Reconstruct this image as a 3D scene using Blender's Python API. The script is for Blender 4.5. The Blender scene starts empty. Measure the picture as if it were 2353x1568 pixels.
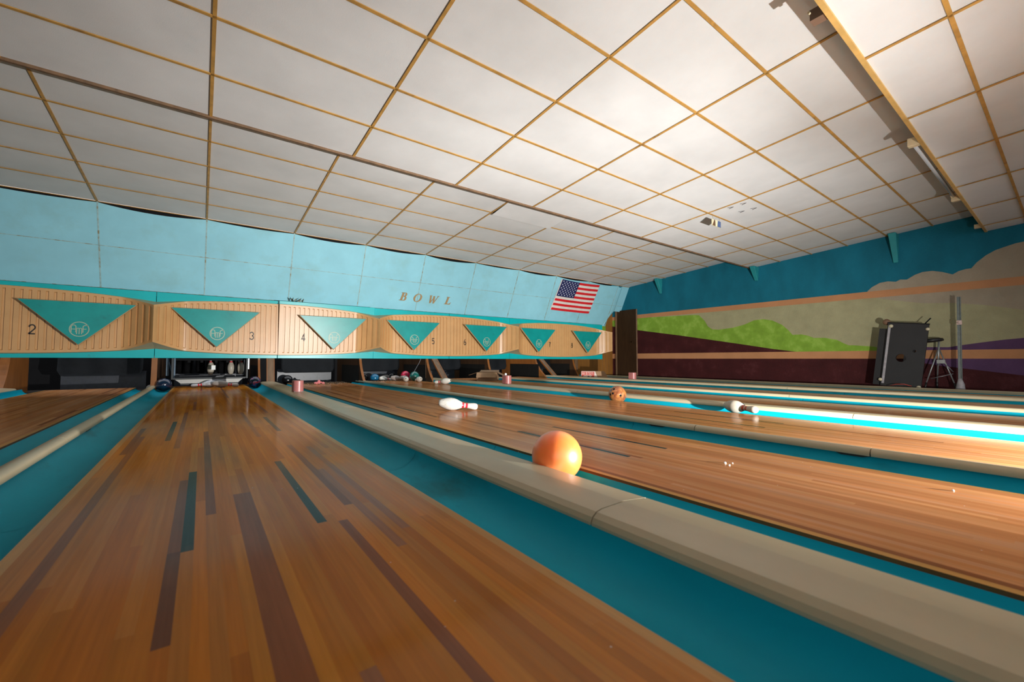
import bpy, bmesh, math, random
from mathutils import Vector, Matrix
from math import sin, cos, pi, radians, sqrt, atan2, asin, tan
random.seed(11)
S = bpy.context.scene
COL = S.collection

# ------------------------------------------------------------------ materials
MATS = {}
def newmat(name):
    m = bpy.data.materials.new(name); m.use_nodes = True
    nt = m.node_tree; nt.nodes.clear()
    out = nt.nodes.new('ShaderNodeOutputMaterial'); b = nt.nodes.new('ShaderNodeBsdfPrincipled')
    nt.links.new(b.outputs[0], out.inputs[0])
    MATS[name] = m
    return m, nt, b
def N(nt, t, **kw):
    n = nt.nodes.new(t)
    for k, v in kw.items(): setattr(n, k, v)
    return n
def ramp(nt, stops, src):
    r = N(nt, 'ShaderNodeValToRGB'); e = r.color_ramp.elements
    while len(e) > 1: e.remove(e[-1])
    for i, (p, c) in enumerate(stops):
        el = e[0] if i == 0 else e.new(p)
        el.position = p; el.color = (c[0], c[1], c[2], 1) if not isinstance(c, (int, float)) else (c, c, c, 1)
    nt.links.new(src, r.inputs[0]); return r.outputs[0]
def mixc(nt, fac, a, b, mode='MIX'):
    m = N(nt, 'ShaderNodeMix', data_type='RGBA', blend_type=mode)
    for i, v in ((0, fac), (6, a), (7, b)):
        if isinstance(v, (int, float)): m.inputs[i].default_value = v
        elif isinstance(v, (tuple, list)): m.inputs[i].default_value = (v[0], v[1], v[2], 1)
        else: nt.links.new(v, m.inputs[i])
    return m.outputs[2]
def coords(nt, scale=(1, 1, 1)):
    tc = N(nt, 'ShaderNodeNewGeometry'); mp = N(nt, 'ShaderNodeMapping')
    mp.inputs['Scale'].default_value = scale
    nt.links.new(tc.outputs['Position'], mp.inputs[0]); return mp.outputs[0]
def noise(nt, vec, scale, detail=4, rough=.55):
    n = N(nt, 'ShaderNodeTexNoise'); n.inputs['Scale'].default_value = scale
    n.inputs['Detail'].default_value = detail; n.inputs['Roughness'].default_value = rough
    nt.links.new(vec, n.inputs['Vector']); return n.outputs['Fac']
def bump(nt, b, h, strength=.2, dist=.01):
    n = N(nt, 'ShaderNodeBump'); n.inputs['Strength'].default_value = strength; n.inputs['Distance'].default_value = dist
    nt.links.new(h, n.inputs['Height']); nt.links.new(n.outputs[0], b.inputs['Normal'])
def mat(name, c, rough=.5, var=.12, vscale=6, metal=0, coat=0, bumps=0, bscale=80, bdist=.004, stain=None, sscale=3, sthr=(.58, .75), aniso=(1, 1, 1), spec=.5):
    """a base colour broken by noise, optional stains of another colour and a fine bump"""
    m, nt, b = newmat(name)
    v = coords(nt, aniso)
    lo = tuple(x * (1 - var) for x in c); hi = tuple(min(1, x * (1 + var)) for x in c)
    col = ramp(nt, [(.3, lo), (.7, hi)], noise(nt, v, vscale))
    if stain:
        f = ramp(nt, [(sthr[0], 0.), (sthr[1], 1.)], noise(nt, v, sscale, 6, .65))
        col = mixc(nt, f, col, stain)
    nt.links.new(col, b.inputs['Base Color'])
    b.inputs['Roughness'].default_value = rough; b.inputs['Metallic'].default_value = metal
    b.inputs['Specular IOR Level'].default_value = spec
    if coat: b.inputs['Coat Weight'].default_value = coat; b.inputs['Coat Roughness'].default_value = .08
    if bumps: bump(nt, b, noise(nt, coords(nt), bscale, 3), bumps, bdist)
    return m

mat('tile', (.72, .718, .71), .9, .05, 2.2, bumps=.35, bscale=220, bdist=.003, spec=.15)
mat('tbar', (.50, .27, .065), .55, .22, 9, stain=(.22, .11, .035), sscale=5)
mat('cove_trim', (.62, .38, .12), .5, .15, 9)
mat('fascia', (.27, .585, .685), .6, .06, 2.5, bumps=.15, bscale=150, stain=(.25, .50, .54), sscale=2.2, sthr=(.5, .8), spec=.3)
mat('fascia_bar', (.29, .46, .47), .5, .2, 14, stain=(.24, .21, .12), sscale=9, sthr=(.5, .62))
mat('fascia_lip', (.50, .66, .68), .45, .1)
mat('teal_frame', (.002, .40, .425), .30, .08, 3, spec=.35, stain=(.02, .27, .29), sscale=6, sthr=(.62, .8))
mat('tan_panel', (.56, .315, .13), .36, .06, 5)
mat('triangle', (.003, .265, .250), .33, .1, 5, spec=.35, stain=(.01, .18, .18), sscale=8, sthr=(.6, .8))
mat('triangle_rim', (.46, .30, .155), .3, .1)
mat('emblem', (.30, .40, .30), .4, .05)
mat('number', (.02, .015, .012), .5, .05)
mat('letter_bronze', (.36, .235, .11), .4, .12, 30)
mat('gutter', (.0005, .31, .42), .5, .14, 3, stain=(.006, .11, .12), sscale=2.6, sthr=(.58, .80), bumps=.12, bscale=60, aniso=(1, .35, 1), spec=.12)
mat('cap', (.47, .385, .245), .34, .06, 7, stain=(.20, .15, .08), sscale=7, sthr=(.66, .76), aniso=(1, .6, 1))
mat('bracket_dark', (.012, .016, .016), .5, .2)
mat('dark', (.005, .005, .006), .8, .2, spec=.2)
mat('floor_dark', (.03, .022, .018), .8, .3)
mat('curtain', (.008, .011, .015), .75, .25, 5, bumps=.3, bscale=12, bdist=.02)
mat('pit_board', (.034, .040, .052), .38, .3, 9, stain=(.03, .035, .04), sscale=9, sthr=(.5, .6))
mat('orange_wood', (.25, .085, .016), .45, .25, 8, aniso=(1, 1, .15), stain=(.09, .035, .01), sscale=6)
mat('old_wood', (.16, .09, .045), .65, .3, 14, aniso=(1, 1, .15), stain=(.03, .02, .012), sscale=5)
mat('kick_plate', (.009, .008, .006), .8, .2, spec=.2)
mat('panel_wood', (.25, .105, .020), .5, .2, 9, aniso=(1, 1, .12))
mat('door_brown', (.038, .018, .007), .65, .2, 18, spec=.15, aniso=(1, 1, .2), stain=(.04, .02, .01), sscale=20)
mat('door_edge', (.22, .13, .08), .5, .2)
mat('m_sky', (.006, .135, .20), .75, .16, 2.5, bumps=.5, bscale=45, bdist=.012, aniso=(1, 1, .5), spec=.2)
mat('m_peach', (.47, .22, .10), .8, .07, 3, bumps=.5, bscale=45, bdist=.012, spec=.2)
mat('m_mist', (.34, .315, .18), .8, .10, 4, bumps=.6, bscale=45, bdist=.014, spec=.2)
mat('m_grey', (.33, .275, .20), .8, .07, 4, bumps=.6, bscale=45, bdist=.014, spec=.2)
mat('m_green', (.20, .35, .035), .75, .16, 4, stain=(.33, .47, .10), sscale=4, sthr=(.5, .8), bumps=.5, bscale=45, bdist=.012, spec=.2)
mat('m_maroon', (.050, .0085, .009), .75, .22, 3, bumps=.6, bscale=45, bdist=.014, stain=(.10, .030, .032), sscale=3, sthr=(.55, .85), spec=.2)
mat('m_purple', (.095, .045, .105), .8, .12, 4, bumps=.5, bscale=45, bdist=.012, spec=.2)
mat('wedge_teal', (.012, .25, .27), .6, .1)
mat('pin_white', (.70, .68, .61), .22, .04, 9, coat=.3)
mat('pin_dirty_shaded', (.44, .395, .32), .4, .12, 30)  # dirty white, darkened further to carry shade on the gutter and hanging pins
mat('pin_base', (.40, .35, .27), .5, .1)
mat('pin_red', (.62, .02, .035), .25, .1, coat=.3)
mat('pin_rust', (.42, .055, .02), .3, .2)
mat('pin_grey', (.30, .26, .23), .4, .15, 20)
mat('pin_mark', (.015, .015, .015), .4, .1)
mat('pink_box', (.36, .125, .115), .36, .1, 12)
mat('cardboard', (.37, .22, .115), .75, .1, 12)
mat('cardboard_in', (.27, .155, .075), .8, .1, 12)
mat('carton_red', (.55, .06, .035), .5, .15, 25)
mat('carton_white', (.72, .58, .50), .5, .1)
mat('carton_blue', (.08, .12, .16), .5, .2)
mat('rag', (.72, .22, .22), .9, .25, 30)
mat('debris', (.13, .09, .055), .9, .5, 60)
mat('flag_red', (.60, .006, .012), .7, .08, 9)
mat('flag_white', (.68, .63, .59), .75, .06, 9)
mat('flag_blue', (.006, .010, .075), .7, .1)
mat('flag_star', (.80, .82, .90), .6, .02)
mat('black_board', (.006, .0055, .006), .6, .3, 6, stain=(.04, .04, .04), sscale=7, sthr=(.66, .8))
mat('grey_strip', (.30, .28, .29), .5, .2, 20)
mat('brass_corner', (.48, .42, .28), .35, .2)
mat('rust_knob', (.16, .085, .045), .6, .3)
mat('chrome', (.34, .35, .34), .4, .1, metal=.6)
mat('galvanised', (.20, .23, .22), .5, .15, 20, metal=.3)
mat('seat_black', (.010, .009, .009), .45, .1)
mat('clamp_pink', (.62, .45, .40), .4, .1)
mat('tube_glass', (.62, .66, .72), .18, .03)
mat('holder_cream', (.74, .60, .38), .4, .1)
mat('brown_plastic', (.20, .12, .08), .5, .1)
mat('card_white', (.85, .86, .84), .5, .02)
mat('machine_blue', (.06, .11, .16), .4, .3, 10)
mat('sweep_white', (.42, .42, .39), .45, .1)
mat('steel', (.22, .22, .23), .35, .2, metal=.6)
mat('fern', (.035, .05, .03), .7, .4, 40)
mat('straw', (.22, .17, .10), .7, .3, 40)
mat('cord_red', (.45, .05, .03), .5, .1)
mat('sign_brown', (.11, .05, .02), .5, .1); mat('sign_cream', (.60, .55, .36), .5, .1); mat('sign_blue', (.06, .10, .22), .5, .2, 60)
mat('pencil', (.12, .11, .11), .8, .1)
mat('ball_navy', (.005, .012, .035), .12, .3, 18, coat=.6)
mat('ball_blue', (.01, .13, .26), .16, .2, 12, coat=.6)
mat('ball_green', (.006, .12, .10), .16, .3, 12, coat=.6)
mat('ball_black', (.006, .006, .007), .2, .2, coat=.4)
mat('ball_pink', (.55, .015, .06), .22, .2, coat=.5)
mat('bottle_plastic', (.42, .42, .44), .2, .25, 30, coat=.4)

def swirl(name, stops, scale=9, rough=.16, coat=.5):
    m, nt, b = newmat(name); tc = N(nt, 'ShaderNodeTexCoord')
    n = N(nt, 'ShaderNodeTexNoise'); n.inputs['Scale'].default_value = scale; n.inputs['Detail'].default_value = 5; n.inputs['Distortion'].default_value = 1.4
    nt.links.new(tc.outputs['Object'], n.inputs['Vector'])
    nt.links.new(ramp(nt, stops, n.outputs['Fac']), b.inputs['Base Color'])
    b.inputs['Roughness'].default_value = rough; b.inputs['Coat Weight'].default_value = coat; b.inputs['Coat Roughness'].default_value = .1
swirl('ball_brown', [(.30, (.11, .030, .012)), (.45, (.24, .080, .030)), (.58, (.33, .14, .035)), (.72, (.26, .065, .040))], 11)
swirl('ball_swirl', [(.50, (.006, .006, .012)), (.57, (.015, .06, .22)), (.61, (.50, .008, .015)), (.75, (.35, .008, .015))], 9)
swirl('ball_orange', [(.30, (.93, .235, .040)), (.70, (.95, .28, .065))], 5, .42, 1.0)
_b = MATS['ball_orange'].node_tree.nodes['Principled BSDF']; _b.inputs['Subsurface Weight'].default_value = .6; _b.inputs['Subsurface Radius'].default_value = (1.0, .60, .10); _b.inputs['Subsurface Scale'].default_value = .11
MATS['ball_orange'].node_tree.nodes['Principled BSDF'].inputs['Coat Roughness'].default_value = .30

def crackle():
    m, nt, b = newmat('pin_crackle'); tc = N(nt, 'ShaderNodeTexCoord')
    v = N(nt, 'ShaderNodeTexVoronoi', feature='DISTANCE_TO_EDGE'); v.inputs['Scale'].default_value = 85
    nt.links.new(tc.outputs['Object'], v.inputs['Vector'])
    n = noise(nt, tc.outputs['Object'], 28, 4)
    a = ramp(nt, [(.0, 0.), (.05, 1.)], v.outputs['Distance']); g = ramp(nt, [(.46, 1.), (.56, 0.)], n)
    mx = N(nt, 'ShaderNodeMath', operation='MAXIMUM'); nt.links.new(a, mx.inputs[0]); nt.links.new(g, mx.inputs[1])
    nt.links.new(mixc(nt, mx.outputs[0], (.14, .13, .11), (.52, .505, .46)), b.inputs['Base Color'])
    b.inputs['Roughness'].default_value = .22; b.inputs['Coat Weight'].default_value = .3
crackle()

def lane_material():
    m, nt, b = newmat('lane_wood')
    at = N(nt, 'ShaderNodeVertexColor', layer_name='tint')
    v1 = coords(nt, (60, 1.6, 1)); v2 = coords(nt, (9, .5, 1)); v3 = coords(nt)
    g = ramp(nt, [(.30, .86), (.70, 1.10)], noise(nt, v1, 1.6, 5, .6))
    g2 = ramp(nt, [(.30, .85), (.70, 1.12)], noise(nt, v2, 1.0, 3))
    c = mixc(nt, 1.0, at.outputs['Color'], g, 'MULTIPLY'); c = mixc(nt, 1.0, c, g2, 'MULTIPLY')
    # worn patches of amber shellac and pale dust specks
    am = ramp(nt, [(.55, 0.), (.75, .35)], noise(nt, coords(nt, (1, .6, 1)), 2.3, 4))
    c = mixc(nt, am, c, (.40, .15, .030))
    vo = N(nt, 'ShaderNodeTexVoronoi'); vo.inputs['Scale'].default_value = 24; nt.links.new(v3, vo.inputs['Vector'])
    sp = ramp(nt, [(.0, 1.), (.035, 1.), (.06, 0.)], vo.outputs['Distance'])
    gate = ramp(nt, [(.58, 0.), (.62, 1.)], noise(nt, v3, 3.1, 3))
    mm = N(nt, 'ShaderNodeMath', operation='MULTIPLY'); nt.links.new(sp, mm.inputs[0]); nt.links.new(gate, mm.inputs[1])
    c = mixc(nt, mm.outputs[0], c, (.62, .56, .48))
    nt.links.new(c, b.inputs['Base Color'])
    r = ramp(nt, [(.3, .09), (.75, .19)], noise(nt, coords(nt, (1.4, .5, 1)), 3.2, 5))
    nt.links.new(r, b.inputs['Roughness'])
    df = N(nt, 'ShaderNodeBsdfDiffuse'); nt.links.new(c, df.inputs['Color']); ms = N(nt, 'ShaderNodeMixShader')
    nt.links.new(ramp(nt, [(.3, .48), (.7, .70)], noise(nt, coords(nt, (1, .4, 1)), 1.1, 4)), ms.inputs[0])
    nt.links.new(b.outputs[0], ms.inputs[1]); nt.links.new(df.outputs[0], ms.inputs[2])
    nt.links.new(ms.outputs[0], [n for n in nt.nodes if n.type == 'OUTPUT_MATERIAL'][0].inputs[0])
    b.inputs['Specular IOR Level'].default_value = .38
    bump(nt, b, noise(nt, coords(nt, (14, 2.0, 1)), 1.3, 3), .03, .002)
lane_material()

# ------------------------------------------------------------------ mesh helpers
def put(name, bm, mats, parent=None, loc=None, smooth=False, recalc=True, rot=None):
    if recalc: bmesh.ops.recalc_face_normals(bm, faces=bm.faces[:])
    me = bpy.data.meshes.new(name); bm.to_mesh(me); bm.free()
    for mn in ([mats] if isinstance(mats, str) else mats): me.materials.append(MATS[mn])
    if smooth:
        for p in me.polygons: p.use_smooth = True
    o = bpy.data.objects.new(name, me); COL.objects.link(o)
    if loc: o.location = loc
    if rot: o.rotation_euler = rot
    if parent: o.parent = parent
    return o
def autosmooth(o, ang=35):
    for p in o.data.polygons: p.use_smooth = True
    try: o.data.set_sharp_from_angle(angle=radians(ang))
    except Exception: pass
    return o
def tag(o, label, cat, group=None, kind=None):
    o['label'] = label; o['category'] = cat
    if group: o['group'] = group
    if kind: o['kind'] = kind
    return o
def struct(o, label=None, cat=None):
    o['kind'] = 'structure'
    if label: o['label'] = label
    if cat: o['category'] = cat
    return o
def thing(name, label, cat, loc=(0, 0, 0), group=None, rot=None):
    o = bpy.data.objects.new(name, None); COL.objects.link(o); o.location = loc; o.empty_display_size = .1
    if rot: o.rotation_euler = rot
    return tag(o, label, cat, group)
def B(): return bmesh.new()
def box(bm, x0, x1, y0, y1, z0, z1, mi=0, M=None):
    vs = [bm.verts.new(v) for v in ((x0, y0, z0), (x1, y0, z0), (x1, y1, z0), (x0, y1, z0), (x0, y0, z1), (x1, y0, z1), (x1, y1, z1), (x0, y1, z1))]
    if M is not None:
        for v in vs: v.co = M @ v.co
    for f in ((0, 3, 2, 1), (4, 5, 6, 7), (0, 1, 5, 4), (1, 2, 6, 5), (2, 3, 7, 6), (3, 0, 4, 7)):
        bm.faces.new([vs[i] for i in f]).material_index = mi
    return vs
def quad(bm, pts, mi=0):
    f = bm.faces.new([bm.verts.new(p) for p in pts]); f.material_index = mi; return f
def tube(bm, pts, r, seg=8, mi=0, caps=True):
    pts = [Vector(p) for p in pts]; rings = []
    rs = r if isinstance(r, (list, tuple)) else [r] * len(pts)
    for i, p in enumerate(pts):
        d = (pts[min(i + 1, len(pts) - 1)] - pts[max(i - 1, 0)]).normalized()
        a = d.orthogonal().normalized() if i == 0 else (a0 - d * a0.dot(d)).normalized()
        a0 = a; b = d.cross(a)
        rings.append([bm.verts.new(p + (a * cos(2 * pi * k / seg) + b * sin(2 * pi * k / seg)) * rs[i]) for k in range(seg)])
    for q, w in zip(rings, rings[1:]):
        for k in range(seg):
            f = bm.faces.new((q[k], q[(k + 1) % seg], w[(k + 1) % seg], w[k])); f.material_index = mi; f.smooth = True
    if caps:
        bm.faces.new(rings[0][::-1]).material_index = mi; bm.faces.new(rings[-1]).material_index = mi
def lathe(bm, prof, seg=24, mi=0, mfun=None):
    """prof: (r, z) pairs about local z"""
    rings = []
    for r, z in prof:
        rings.append([bm.verts.new((0, 0, z))] if r < 1e-6 else [bm.verts.new((r * cos(2 * pi * k / seg), r * sin(2 * pi * k / seg), z)) for k in range(seg)])
    for i, (q, w) in enumerate(zip(rings, rings[1:])):
        m = mfun((prof[i][1] + prof[i + 1][1]) / 2) if mfun else mi
        for k in range(seg):
            k2 = (k + 1) % seg
            if len(q) == 1 and len(w) == 1: continue
            vs = (q[0], w[k2], w[k]) if len(q) == 1 else (q[k], q[k2], w[0]) if len(w) == 1 else (q[k], q[k2], w[k2], w[k])
            f = bm.faces.new(vs); f.material_index = m; f.smooth = True
def prism(bm, poly, to3, d0, d1, mi=0):
    """2-D polygon extruded between depths d0 and d1; to3(u, v, d)"""
    a = [bm.verts.new(to3(u, v, d0)) for u, v in poly]; b = [bm.verts.new(to3(u, v, d1)) for u, v in poly]
    bm.faces.new(a).material_index = mi; bm.faces.new(b[::-1]).material_index = mi
    for i in range(len(poly)):
        j = (i + 1) % len(poly); bm.faces.new((a[i], a[j], b[j], b[i])).material_index = mi
def ribbon(bm, pts, w, to3, d0, d1, mi=0, closed=False):
    """stroke of width w (number or per-point list) along a 2-D polyline"""
    n = len(pts); L = []; R = []
    for i in range(n):
        p = Vector(pts[i]); a = Vector(pts[(i - 1) % n]) if (closed or i > 0) else None; c = Vector(pts[(i + 1) % n]) if (closed or i < n - 1) else None
        t = ((p - a).normalized() if a is not None else Vector((0, 0))) + ((c - p).normalized() if c is not None else Vector((0, 0)))
        t = t.normalized() if t.length > 1e-6 else Vector((1, 0)); nn = Vector((-t.y, t.x)); ww = w[i] if isinstance(w, (list, tuple)) else w
        k = 1.0
        if a is not None and c is not None:
            k = 1 / max(.5, abs(nn.dot(Vector((-(c - p).normalized().y, (c - p).normalized().x)))))
        L.append(p + nn * ww * .5 * k); R.append(p - nn * ww * .5 * k)
    rg = range(n if closed else n - 1)
    F = lambda P, d: [bm.verts.new(to3(q.x, q.y, d)) for q in P]
    lf, rf, lb, rb = F(L, d0), F(R, d0), F(L, d1), F(R, d1)
    for i in rg:
        j = (i + 1) % n
        for fs in ((lf[i], lf[j], rf[j], rf[i]), (lb[i], rb[i], rb[j], lb[j]), (lf[i], lb[i], lb[j], lf[j]), (rf[i], rf[j], rb[j], rb[i])):
            bm.faces.new(fs).material_index = mi
def arc(cx, cy, rx, ry, a0, a1, n=10):
    return [(cx + rx * cos(radians(a0 + (a1 - a0) * i / n)), cy + ry * sin(radians(a0 + (a1 - a0) * i / n))) for i in range(n + 1)]
def bevel(o, w=.004, seg=2):
    md = o.modifiers.new('bevel', 'BEVEL'); md.width = w; md.segments = seg; md.limit_method = 'ANGLE'; return o

# ------------------------------------------------------------------ layout of the hall (metres; lanes run along +Y)
LANE = {2: (-1.935, -.881), 3: (-.381, .673), 4: (1.402, 2.456), 5: (2.956, 4.010), 6: (4.727, 5.781), 7: (6.281, 7.335), 8: (8.052, 9.106)}
WORD = {2: 'two', 3: 'three', 4: 'four', 5: 'five', 6: 'six', 7: 'seven', 8: 'eight'}
Y0, YE = -2.6, 9.55
XL, XW = -5.0, 10.25
bm = B(); box(bm, XL, XW, -7.0, YE, -.16, -.12); box(bm, XL, XW, YE, 11.3, -.16, -.08); box(bm, 9.36, XW, Y0, 8.6, -.12, .0)
struct(put('floor', bm, 'floor_dark'), 'dark bare floor below the lanes and pits', 'floor')

# ------------------------------------------------------------------ lanes
PAL3 = [(.46, .155, .012), (.43, .142, .010), (.49, .175, .015), (.40, .124, .009), (.48, .157, .011), (.45, .162, .020), (.51, .19, .018), (.42, .130, .009)]
PAL = [(.47, .205, .080), (.44, .185, .070), (.50, .225, .092), (.41, .165, .060), (.49, .205, .080), (.46, .215, .100), (.52, .24, .095), (.43, .175, .062)]
DARKB = [(.25, .090, .034), (.30, .115, .045), (.22, .075, .028)]
MARK = [(13, 1.38, 2.32), (25, 1.38, 2.32), (8, 3.28, 4.23), (30, 3.28, 4.12)]
def lane(no):
    x0, x1 = LANE[no]; n = 39; w = (x1 - x0) / n
    rnd = random.Random(no * 7 + 1); bm = B(); lay = bm.loops.layers.float_color.new('tint')
    def strip(i, ya, yb, c):
        f = quad(bm, [(x0 + i * w, ya, 0), (x0 + (i + 1) * w, ya, 0), (x0 + (i + 1) * w, yb, 0), (x0 + i * w, yb, 0)])
        for l in f.loops: l[lay] = (c[0], c[1], c[2], 1)
    for i in range(n):
        cuts = [Y0]; y = Y0 + rnd.uniform(.3, 1.4)
        while y < YE - .3: cuts.append(y); y += rnd.uniform(.9, 2.0)
        marks = [m for m in MARK if m[0] == i]
        for m in marks: cuts = [c for c in cuts if not m[1] - .25 < c < m[2] + .25] + [m[1], m[2]]
        if no == 3:
            if i == 12: cuts = [c for c in cuts if not .7 < c < 1.6] + [.95, 1.39]
            if i in (18, 19): cuts = [c for c in cuts if c > 2.0 or c == Y0] + [1.85]
            if i == 3: cuts = [c for c in cuts if c > 3.2 or c == Y0]
        cuts = sorted(cuts) + [YE]
        for a, b_ in zip(cuts, cuts[1:]):
            c = rnd.choice(PAL3 if no == 3 else PAL); k = rnd.uniform(.90, 1.08) if no == 3 else rnd.uniform(.94, 1.06); c = tuple(v * k for v in c)
            if rnd.random() < (.05 if no == 3 else .045): c = rnd.choice(DARKB)
            if i in (0, n - 1): c = (.50, .255, .075)
            if any(abs(a - m[1]) < 1e-4 and abs(b_ - m[2]) < 1e-4 for m in marks): c = (.040, .045, .034)
            if no == 3:
                if i == 12 and abs(a - .95) < 1e-4: c = (.15, .055, .024)
                if i in (18, 19) and a < 1.0 and b_ < 2.0: c = (.235, .078, .026)
                if i == 3 and a < 2.0: c = (.26, .095, .034)
            strip(i, a, b_, c)
    e = (.16, .07, .025, 1)
    for pts in ([(x0, Y0, -.12), (x0, Y0, 0), (x0, YE, 0), (x0, YE, -.12)], [(x1, Y0, -.12), (x1, YE, -.12), (x1, YE, 0), (x1, Y0, 0)],
                [(x0, Y0, -.12), (x1, Y0, -.12), (x1, Y0, 0), (x0, Y0, 0)], [(x0, YE, -.12), (x0, YE, 0), (x1, YE, 0), (x1, YE, -.12)], [(x0, Y0, -.12), (x0, YE, -.12), (x1, YE, -.12), (x1, Y0, -.12)]):
        for l in quad(bm, pts).loops: l[lay] = e
    extra = {3: 'nearest amber lane with two dark inlaid marker boards, running to the hanging pins', 4: 'dusty lane holding the lying white pin, right of the wide cap',
             2: 'dim lane at the far left edge under the panel numbered two'}
    o = put('bowling_lane', bm, 'lane_wood', recalc=False)
    tag(o, extra.get(no, 'narrow strip of brown wooden lane ending under the panel numbered ' + WORD[no]), 'bowling lane', 'bowling lanes')
for no in LANE: lane(no)

# ------------------------------------------------------------------ gutters
GP = [(0, -.012), (.012, -.030), (.045, -.050), (.085, -.058), (.125, -.058), (.165, -.050), (.200, -.030), (.222, -.004), (.230, .026)]
def gutter(xe, side, label):
    """trough starting at a lane edge xe and rising towards the cap (side = +1 right of the lane, -1 left)"""
    bm = B(); t = .006
    for i in range(len(GP) - 1):
        (u0, z0), (u1, z1) = GP[i], GP[i + 1]
        for ya, yb in ((Y0, -.35), (-.347, 2.05), (2.053, 4.5), (4.503, 6.9), (6.903, YE - .05)):
            a = [(xe + side * u0, ya, z0), (xe + side * u1, ya, z1), (xe + side * u1, yb, z1), (xe + side * u0, yb, z0)]
            if side < 0: a = a[::-1]
            f = quad(bm, a); f.smooth = True
            quad(bm, [(x, y, z - t) for x, y, z in a[::-1]])
    bmesh.ops.remove_doubles(bm, verts=bm.verts[:], dist=1e-5)
    o = put('lane_gutter', bm, 'gutter', recalc=False, smooth=True)
    tag(o, label, 'gutter', 'blue lane gutters')
for no, (a, b_) in LANE.items():
    gutter(a, -1, {3: 'blue gutter along the left edge of the nearest lane, holding the navy ball', 4: 'thin visible blue gutter behind the wide cap, holding the orange ball'}.get(no, 'blue gutter on the left side of the lane numbered ' + WORD[no]))
    gutter(b_, 1, {3: 'large blue gutter at the lower right, along the nearest lane', 5: 'brightly lit blue gutter holding the brown ball and a pin'}.get(no, 'blue gutter on the right side of the lane numbered ' + WORD[no]))

# ------------------------------------------------------------------ division caps
def cap(prof, cx, label, joints, brackets, group):
    t = thing('division_cap', label, 'divider cap', (cx, 0, 0), group)
    ys = [Y0] + joints + [YE - .30]; bm = B()
    for a, b_ in zip(ys, ys[1:]):
        a += .0025; b_ -= .0025
        q = [bm.verts.new((u, a, z)) for u, z in prof]; w = [bm.verts.new((u, b_, z)) for u, z in prof]
        for i in range(len(prof) - 1): bm.faces.new((q[i], q[i + 1], w[i + 1], w[i])).smooth = True
        bm.faces.new(q[::-1]); bm.faces.new(w); bm.faces.new((q[0], w[0], w[-1], q[-1]))
    autosmooth(put('cap_board', bm, 'cap', t), 12 if len(prof) > 10 else 40)
    bm = B(); x0, x1 = prof[0][0] + .02, prof[-1][0] - .02
    if x1 - x0 < .03: x0, x1 = -.014, .014
    box(bm, x0, x1, Y0, YE - .32, -.12, min(prof[0][1], prof[-1][1]) + .004)
    put('support_rail', bm, 'bracket_dark', t)
    for (ya, yb, s) in brackets:
        xx = prof[0][0] if s < 0 else prof[-1][0]
        bm = B(); pr = [(0, .030), (0, .022), (.05, .008), (yb - ya - .04, .008), (yb - ya, .024), (yb - ya, .032)]
        prism(bm, pr, lambda u, v, d: (xx - s * .010 + s * d, ya + u, v), 0, .006)
        put('joint_bracket', bm, 'bracket_dark', t)
WIDE = [(-.128, .016), (-.136, .024), (-.136, .032), (-.129, .045), (-.112, .057), (-.09, .0615), (.004, .0635), (.010, .0635), (.07, .0575), (.120, .052), (.134, .043), (.138, .034), (.132, .018)]
NARROW = [(-.036, .018), (-.038, .030), (-.032, .043), (-.020, .052), (0, .055), (.020, .052), (.032, .043), (.038, .030), (.036, .018)]
RAIL = [(-.03, .0), (-.03, .035), (-.022, .045), (.02, .047), (.03, .04), (.03, .0)]
gc = lambda a, b_: (LANE[a][1] + LANE[b_][0]) / 2
cap(NARROW, gc(2, 3), 'narrow tan rounded cap left of the nearest lane', [.3, 3.4, 6.4], [(3.9, 4.1, 1)], 'narrow lane divider caps')
cap(WIDE, gc(3, 4), 'widest beige cap crossing the foreground in front of the orange ball', [.84, 3.95, 7.0], [(.66, .85, -1), (1.83, 2.02, -1), (3.02, 3.21, -1), (5.2, 5.4, -1)], 'wide lane divider caps')
cap(NARROW, gc(4, 5), 'narrow tan rounded cap behind the lane with the lying white pin', [.63, 1.55, 4.4, 7.2], [(.61, .79, -1), (1.75, 1.93, -1), (3.6, 3.8, -1)], 'narrow lane divider caps')
cap(WIDE, gc(5, 6), 'wide beige cap brightly lit along its edge behind the brown ball', [1.1, 4.2, 7.2], [], 'wide lane divider caps')
cap(NARROW, gc(6, 7), 'narrow tan cap between the lanes numbered six and seven', [2.2, 5.4], [], 'narrow lane divider caps')
cap(WIDE, gc(7, 8), 'farthest wide beige cap, with a pink box in front of the brown door', [2.8, 5.9], [], 'wide lane divider caps')
o = None
bm = B()
prism(bm, RAIL, lambda u, v, d: (9.352 + u, d, v), Y0, 8.5)
tag(put('edge_rail', bm, 'cap'), 'low beige rail at the foot of the mural wall', 'rail')
bm = B(); prism(bm, WIDE, lambda u, v, d: (-2.30 + u, d, v), Y0, YE - .3)
tag(put('division_cap', bm, 'cap'), 'wide cap at the extreme left, beyond the dim left lane', 'divider cap', 'wide lane divider caps')

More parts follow.
